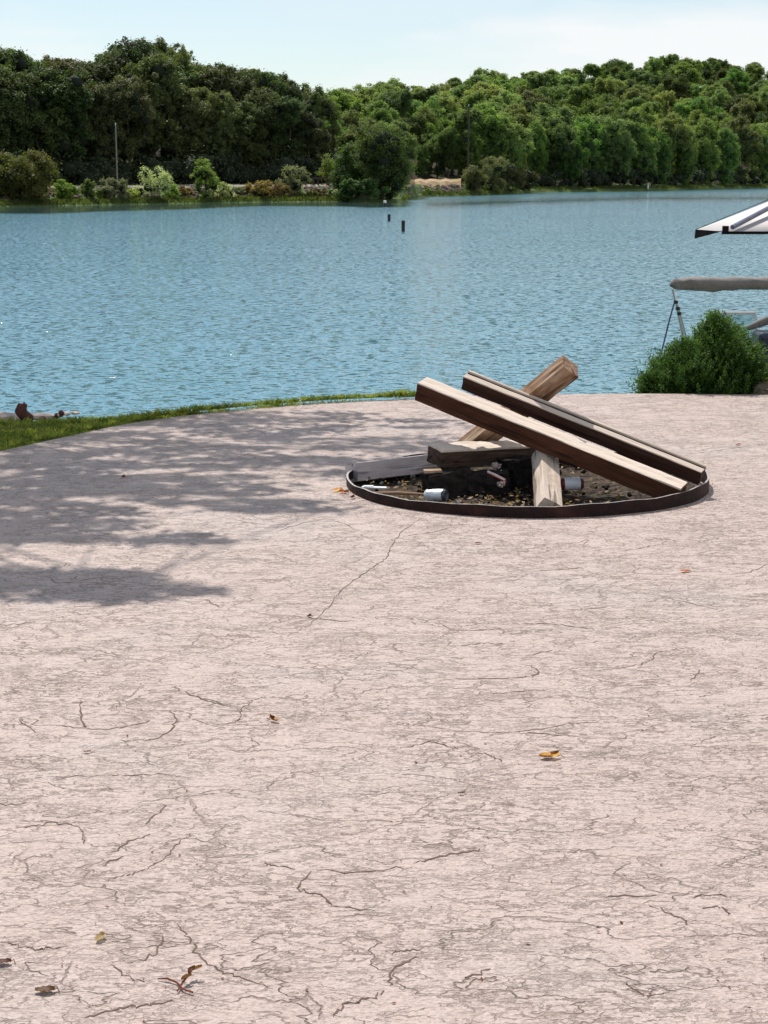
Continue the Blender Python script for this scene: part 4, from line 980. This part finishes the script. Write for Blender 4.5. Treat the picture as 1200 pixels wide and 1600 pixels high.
# hull: bow away from the patio, beam along x
secs = []
for (y, hw, dk, kl) in [(-1.4, 1.05, 1.15, -.25), (-.2, 1.12, 1.15, -.32), (1.4, 1.1, 1.2, -.32), (2.8, .85, 1.3, -.25), (3.9, .35, 1.42, 0), (4.3, .04, 1.48, .5)]:
    secs.append([(-hw, y, dk), (-hw*.96, y, .55), (-hw*.75, y, .05), (0, y, kl), (hw*.75, y, .05), (hw*.96, y, .55), (hw, y, dk)])
V = [v for s_ in secs for v in s_]; F_ = [(i*7+k, i*7+k+1, (i+1)*7+k+1, (i+1)*7+k) for i in range(5) for k in range(6)]+[tuple(range(7))]
mesh('hull', V, F_, M_hull, bt, True)
V = []; 
for s_ in secs:
    hw, y, dk = -s_[0][0], s_[0][1], s_[0][2]; V += [(-hw-.03, y, dk+.02), (-hw-.03, y, dk+.09), (-hw+.16 if hw > .3 else -hw*.3, y, dk+.09), (hw-.16 if hw > .3 else hw*.3, y, dk+.09), (hw+.03, y, dk+.09), (hw+.03, y, dk+.02)]
F_ = []
for i in range(5):
    for k in (0, 1, 3, 4): F_.append((i*6+k, i*6+k+1, (i+1)*6+k+1, (i+1)*6+k))
    if i >= 2: F_.append((i*6+2, i*6+3, (i+1)*6+3, (i+1)*6+2))
mesh('deck', V, F_, M_gel, bt)
mb = MB(); mb.box((0, .2, .5), (1.9, 3.0, .06)); mb.build('floor', M_gel, bt)
def lp(px, py, D): return at(px, py, D)-Vector((4.35, BD, WATER))
# windshield frame + pane
mb = MB(); a0, a1, a2, a3 = lp(1098, 505, 17.0), lp(1121, 489, 17.0), lp(1180, 489, 17.0), lp(1184, 512, 16.9)
bot0, bot1 = lp(1090, 530, 16.9), lp(1188, 530, 16.9)
mb.tube([bot0, a0, a1], .013, 6); mb.tube([a1, a2], .021, 6); mb.tube([a2, a3, bot1], .016, 6); mb.build('windshield_frame', M_gel, bt)
m, t, p_ = newmat('tinted_glass'); p_.inputs['Base Color'].default_value = (.6, .75, .78, 1); p_.inputs['Transmission Weight'].default_value = .9; p_.inputs['Roughness'].default_value = .03; M_glass = m
tg = t.nodes.new('ShaderNodeBsdfTransparent'); tg.inputs[0].default_value = (.88, .95, .95, 1); ms_ = t.nodes.new('ShaderNodeMixShader'); ms_.inputs[0].default_value = .85; t.links.new(p_.outputs[0], ms_.inputs[1]); t.links.new(tg.outputs[0], ms_.inputs[2]); t.links.new(ms_.outputs[0], [n for n in t.nodes if n.type == 'OUTPUT_MATERIAL'][0].inputs[0]); p_.inputs['Transmission Weight'].default_value = 0; p_.inputs['Base Color'].default_value = (.01, .012, .012, 1)
mb = MB(); off = Vector((0, .012, 0)); mb.add([bot0, a0, a1, a2, a3, bot1]+[v+off for v in (bot0, a0, a1, a2, a3, bot1)], [(0, 1, 2, 3, 4, 5), (11, 10, 9, 8, 7, 6)]+[(k, k+6, (k+1) % 6+6, (k+1) % 6) for k in range(6)]); mb.build('windshield', M_glass, bt)
# folded seat cover / arm and console
mb = MB(); mb.tube([lp(1166, 514, 16.3), lp(1185, 506, 16.3), lp(1205, 498, 16.3), lp(1250, 493, 16.3)], [.022, .04, .045, .045], 10); mb.build('grab_arm', M_cov, bt, True)
mb = MB(); mb.tube([lp(1181, 506, 16.3), lp(1184, 522, 16.3), lp(1187, 545, 16.3)], .02, 8); mb.build('arm_post', M_steel, bt)
for k, (px, py) in enumerate([(1225, 590), (1160, 590)]):
    c = lp(px, py, 16.2); mb = MB(); mb.box(c+Vector((0, 0, -.05)), (.55, .5, .16)); mb.box(c+Vector((0, .27, .14)), (.55, .12, .36)); o_ = mb.build('seat', M_vinyl, bt)
    bv = o_.modifiers.new('bevel', 'BEVEL'); bv.width = .04; bv.segments = 3
c = lp(1212, 545, 16.05); mb = MB(); mb.box(c, (.42, .35, .34)); o_ = mb.build('console', M_hull, bt); bv = o_.modifiers.new('bevel', 'BEVEL'); bv.width = .05; bv.segments = 3
# bimini folded in its boot
n = 26; V = []; F_ = []; rr = random.Random(4); nn = 12
pl, pr = lp(1049, 444, 16.0), lp(1500, 441, 16.0)
for i in range(n+1):
    t = i/n; t2 = t**1.3; c = pl.lerp(pr, t2); rz_ = .072 if i > 0 else .03; rz_ *= (.75+.25*min(1, t*8)); w_ = .012 if t < .25 else .004
    for k in range(nn):
        a_ = 2*math.pi*k/nn; q = 1+(rr.gauss(0, .13) if t < .4 else rr.gauss(0, .035))+.07*math.sin(t*70+k*1.3)*(1-t); V.append(c+Vector((rr.gauss(0, w_), math.cos(a_)*rz_*1.1*q, math.sin(a_)*rz_*.85*q)))
for i in range(n):
    for k in range(nn): F_.append((i*nn+k, i*nn+(k+1) % nn, (i+1)*nn+(k+1) % nn, (i+1)*nn+k))
F_.append(tuple(range(nn))[::-1]); mesh('bimini_boot', V, F_, M_cov, bt, True)
mb = MB(); mb.tube([lp(1051, 452, 16), lp(1057, 475, 16.0), lp(1066, 520, 16.05), lp(1072, 575, 16.1)], .014, 7); mb.build('bimini_leg', M_steel, bt)
mb = MB(); mb.tube([lp(1054, 462, 16.02), lp(1066, 505, 16.2), lp(1080, 560, 16.4)], .011, 7); mb.build('bimini_leg', M_steel, bt)
mb = MB(); mb.tube([lp(1055, 468, 16.0), lp(1046, 500, 15.9), lp(1030, 565, 15.8)], .008, 5); mb.build('strap', M_strap, bt)
for k, (px, py) in enumerate([(1056, 472), (1059, 482), (1061, 490)]):
    mb = MB(); c = lp(px, py, 16); mb.box(c, (.035, .04, .03)); mb.build('clamp', M_blk, bt)

# ---------------------------------------------------------------- pale canopy beyond the boat
M_fab = simple('cream_canopy_fabric', (.58, .535, .505), .7, 0, .04, 3); M_val = simple('shaded_black_trim', (.014, .011, .012), .9, spec=.03); M_tubeg = simple('grey_trim_tube', (.15, .16, .21), .6, .0)
K1 = at(1128, 361.5, 20.4); K2 = at(1089, 358.5, 21.6); AP = at(1420, 214, 23.5); K3 = Vector((AP.x+(AP.x-K1.x), K1.y, K1.z)); K4 = Vector((K3.x+.4, 26.4, K1.z)); K5 = at(1128, 344, 25); K5.z = K1.z
cn_ = empty('boat_canopy', (AP.x, 23.5, WATER)); tag(cn_, 'cream fabric boat canopy with shaded black trim at the right edge of the picture', 'canopy'); OFF = Vector((AP.x, 23.5, WATER))
pts = [K1, K3, K4, K5, K2]
for i in range(5):
    a_, b_ = pts[i], pts[(i+1) % 5]; mb = MB(); nseg = 6; V = []
    for r_ in range(nseg+1):
        for c_ in range(nseg+1):
            s_ = r_/nseg; q = (a_.lerp(b_, c_/nseg)).lerp(AP, s_); q = q+Vector((0, 0, -.10*math.sin(math.pi*c_/nseg)*(1-s_)*0-.05*math.sin(math.pi*s_))); V.append(q-OFF)
    F_ = [(r_*(nseg+1)+c_, r_*(nseg+1)+c_+1, (r_+1)*(nseg+1)+c_+1, (r_+1)*(nseg+1)+c_) for r_ in range(nseg) for c_ in range(nseg)]
    ob = mesh('panel', V, F_, M_fab, cn_, True); ob.modifiers.new('thickness', 'SOLIDIFY').thickness = .006
    if i in (0, 1, 2):
        dn = Vector((0, 0, -.035)); o2 = Vector((0, .01, 0)); ring_ = [a_-OFF, b_-OFF, b_+dn-OFF, a_+dn-OFF]
        mb.add(ring_+[v+o2 for v in ring_], [(0, 1, 2, 3), (7, 6, 5, 4), (0, 4, 5, 1), (1, 5, 6, 2), (2, 6, 7, 3), (3, 7, 4, 0)]); mb.build('valance', M_val, cn_)
fl_ = [at(1087, 358.5, 20.75)-OFF, at(1085.5, 373, 20.7)-OFF, at(1128, 361.5, 20.38)-OFF]; o2 = Vector((0, .02, 0))
mb = MB(); mb.add(fl_+[v+o2 for v in fl_], [(0, 1, 2), (5, 4, 3), (0, 3, 4, 1), (1, 4, 5, 2), (2, 5, 3, 0)]); mb.build('corner_flap', M_val, cn_)  # black colour stands in for shade on the valance and this flap
J = K1.lerp(AP, .0)
mb = MB(); up_ = Vector((0, -.02, .03)); q0 = at(1144, 357, 20.4)-OFF; mb.tube([q0+up_*.5, q0.lerp(AP-OFF, .5)+up_, AP-OFF+up_], .030, 8); mb.build('seam_tube', M_tubeg, cn_)
mb = MB(); mb.tube([K2-OFF+Vector((0, 0, .005)), K2.lerp(AP, .5)-OFF+Vector((0, 0, -.03)), AP-OFF], .004, 6); mb.build('edge_cord', M_val, cn_)
mb = MB(); mb.box(K1-OFF+Vector((.04, -.01, .03)), (.07, .05, .07)); mb.build('corner_bracket', M_val, cn_)
for (dx, dy) in ((-.9, -1.4), (.9, -1.4), (-.9, 1.4), (.9, 1.4)):
    mb = MB(); mb.tube([(dx, dy, -.6), (dx, dy, 3.3+.0)], .04, 8); mb.build('leg', M_tubeg, cn_)

# ---------------------------------------------------------------- shade tree outside the frame on the left
ST = empty('shade_tree', (-6.2, 12.4, -.9)); tag(ST, 'broad leafy tree left of the patio, known only by its dappled shade', 'tree')
g = random.Random(12)
rad_ = []
def shade_pts():
    # (px0, px1, py0, py1, weight)
    Z = [(-40, 420, 643, 668, 26), (-60, 330, 665, 735, 44), (300, 560, 645, 735, 26), (540, 700, 650, 712, 8), (-60, 420, 735, 798, 50), (400, 520, 785, 800, 3), (430, 620, 700, 745, 8), (-60, 170, 800, 848, 18), (170, 310, 830, 850, 3), (-80, 190, 888, 935, 22), (190, 280, 905, 935, 5)]
    out = []
    for x0, x1, y0, y1, n in Z:
        for _ in range(n):
            P = gr(g.uniform(x0, x1), g.uniform(y0, y1)); h = g.uniform(3.3, 6.6)
            for k in range(8):
                Q_ = P+SUN*(h/SUN.z); d = Q_-Vector((0, 0, EYE)); v = d.y*math.sin(TH)+d.z*math.cos(TH); w = d.y*math.cos(TH)-d.z*math.sin(TH)
                if 800-FPX*v/w < -110: break
                h += .35
            out.append(Q_); rad_.append(.62 if y0 > 720 else 1.0)
    return out
SP = shade_pts()
extra = [Vector((g.gauss(-6, 1.9), g.gauss(12.8, 2.0), g.uniform(3.2, 8.0))) for _ in range(110)]
extra = [q for q in extra if q.x < -4.6]
allc = SP+extra
Q = []
off0 = Vector((-6.2, 12.4, -.9))
for ci_, c in enumerate(allc):
    R0 = g.uniform(.10, .26)*(rad_[ci_] if ci_ < len(rad_) else 1)
    for _ in range(52):
        d = Vector((g.gauss(0, 1.75), g.gauss(0, .62), g.gauss(0, .4)))*R0*.55; Q.append([tuple(v-off0) for v in leafquad(c+d, g.uniform(.035, .065))])
quads('crown', np.array(Q), M_leafL, ST)
mb = MB(); nodes = [Vector((0, 0, -.3)), Vector((.15, .05, 1.4)), Vector((.5, .1, 2.9)), Vector((.9, .2, 4.2)), Vector((1.1, .2, 5.8)), Vector((1.2, .3, 7.4))]
mb.tube(nodes, [.26, .2, .17, .13, .09, .04], 10)
limb = []
for k in range(9):
    tgt = (SP[g.randrange(len(SP))] if k < 6 else extra[g.randrange(len(extra))])-off0; b0 = nodes[2+k % 3]; m_ = b0.lerp(tgt, .5)+Vector((g.gauss(0, .2), g.gauss(0, .2), .35)); pts_ = [b0, b0.lerp(m_, .5)+Vector((0, 0, .12)), m_, m_.lerp(tgt, .5)+Vector((0, 0, .08)), tgt]
    mb.tube(pts_, [.06, .042, .028, .018, .008], 6); limb += pts_[1:]
for c in allc[::2]:
    q = c-off0; n_ = min(limb, key=lambda a_: (a_-q).length); mb.tube([n_, n_.lerp(q, .5)+Vector((g.gauss(0, .08), g.gauss(0, .08), .05)), q], [.014, .010, .005], 4, cap=False)
mb.build('trunk', M_bark, ST, True)
print('hill trees', cnt, 'objects', len(bpy.data.objects))
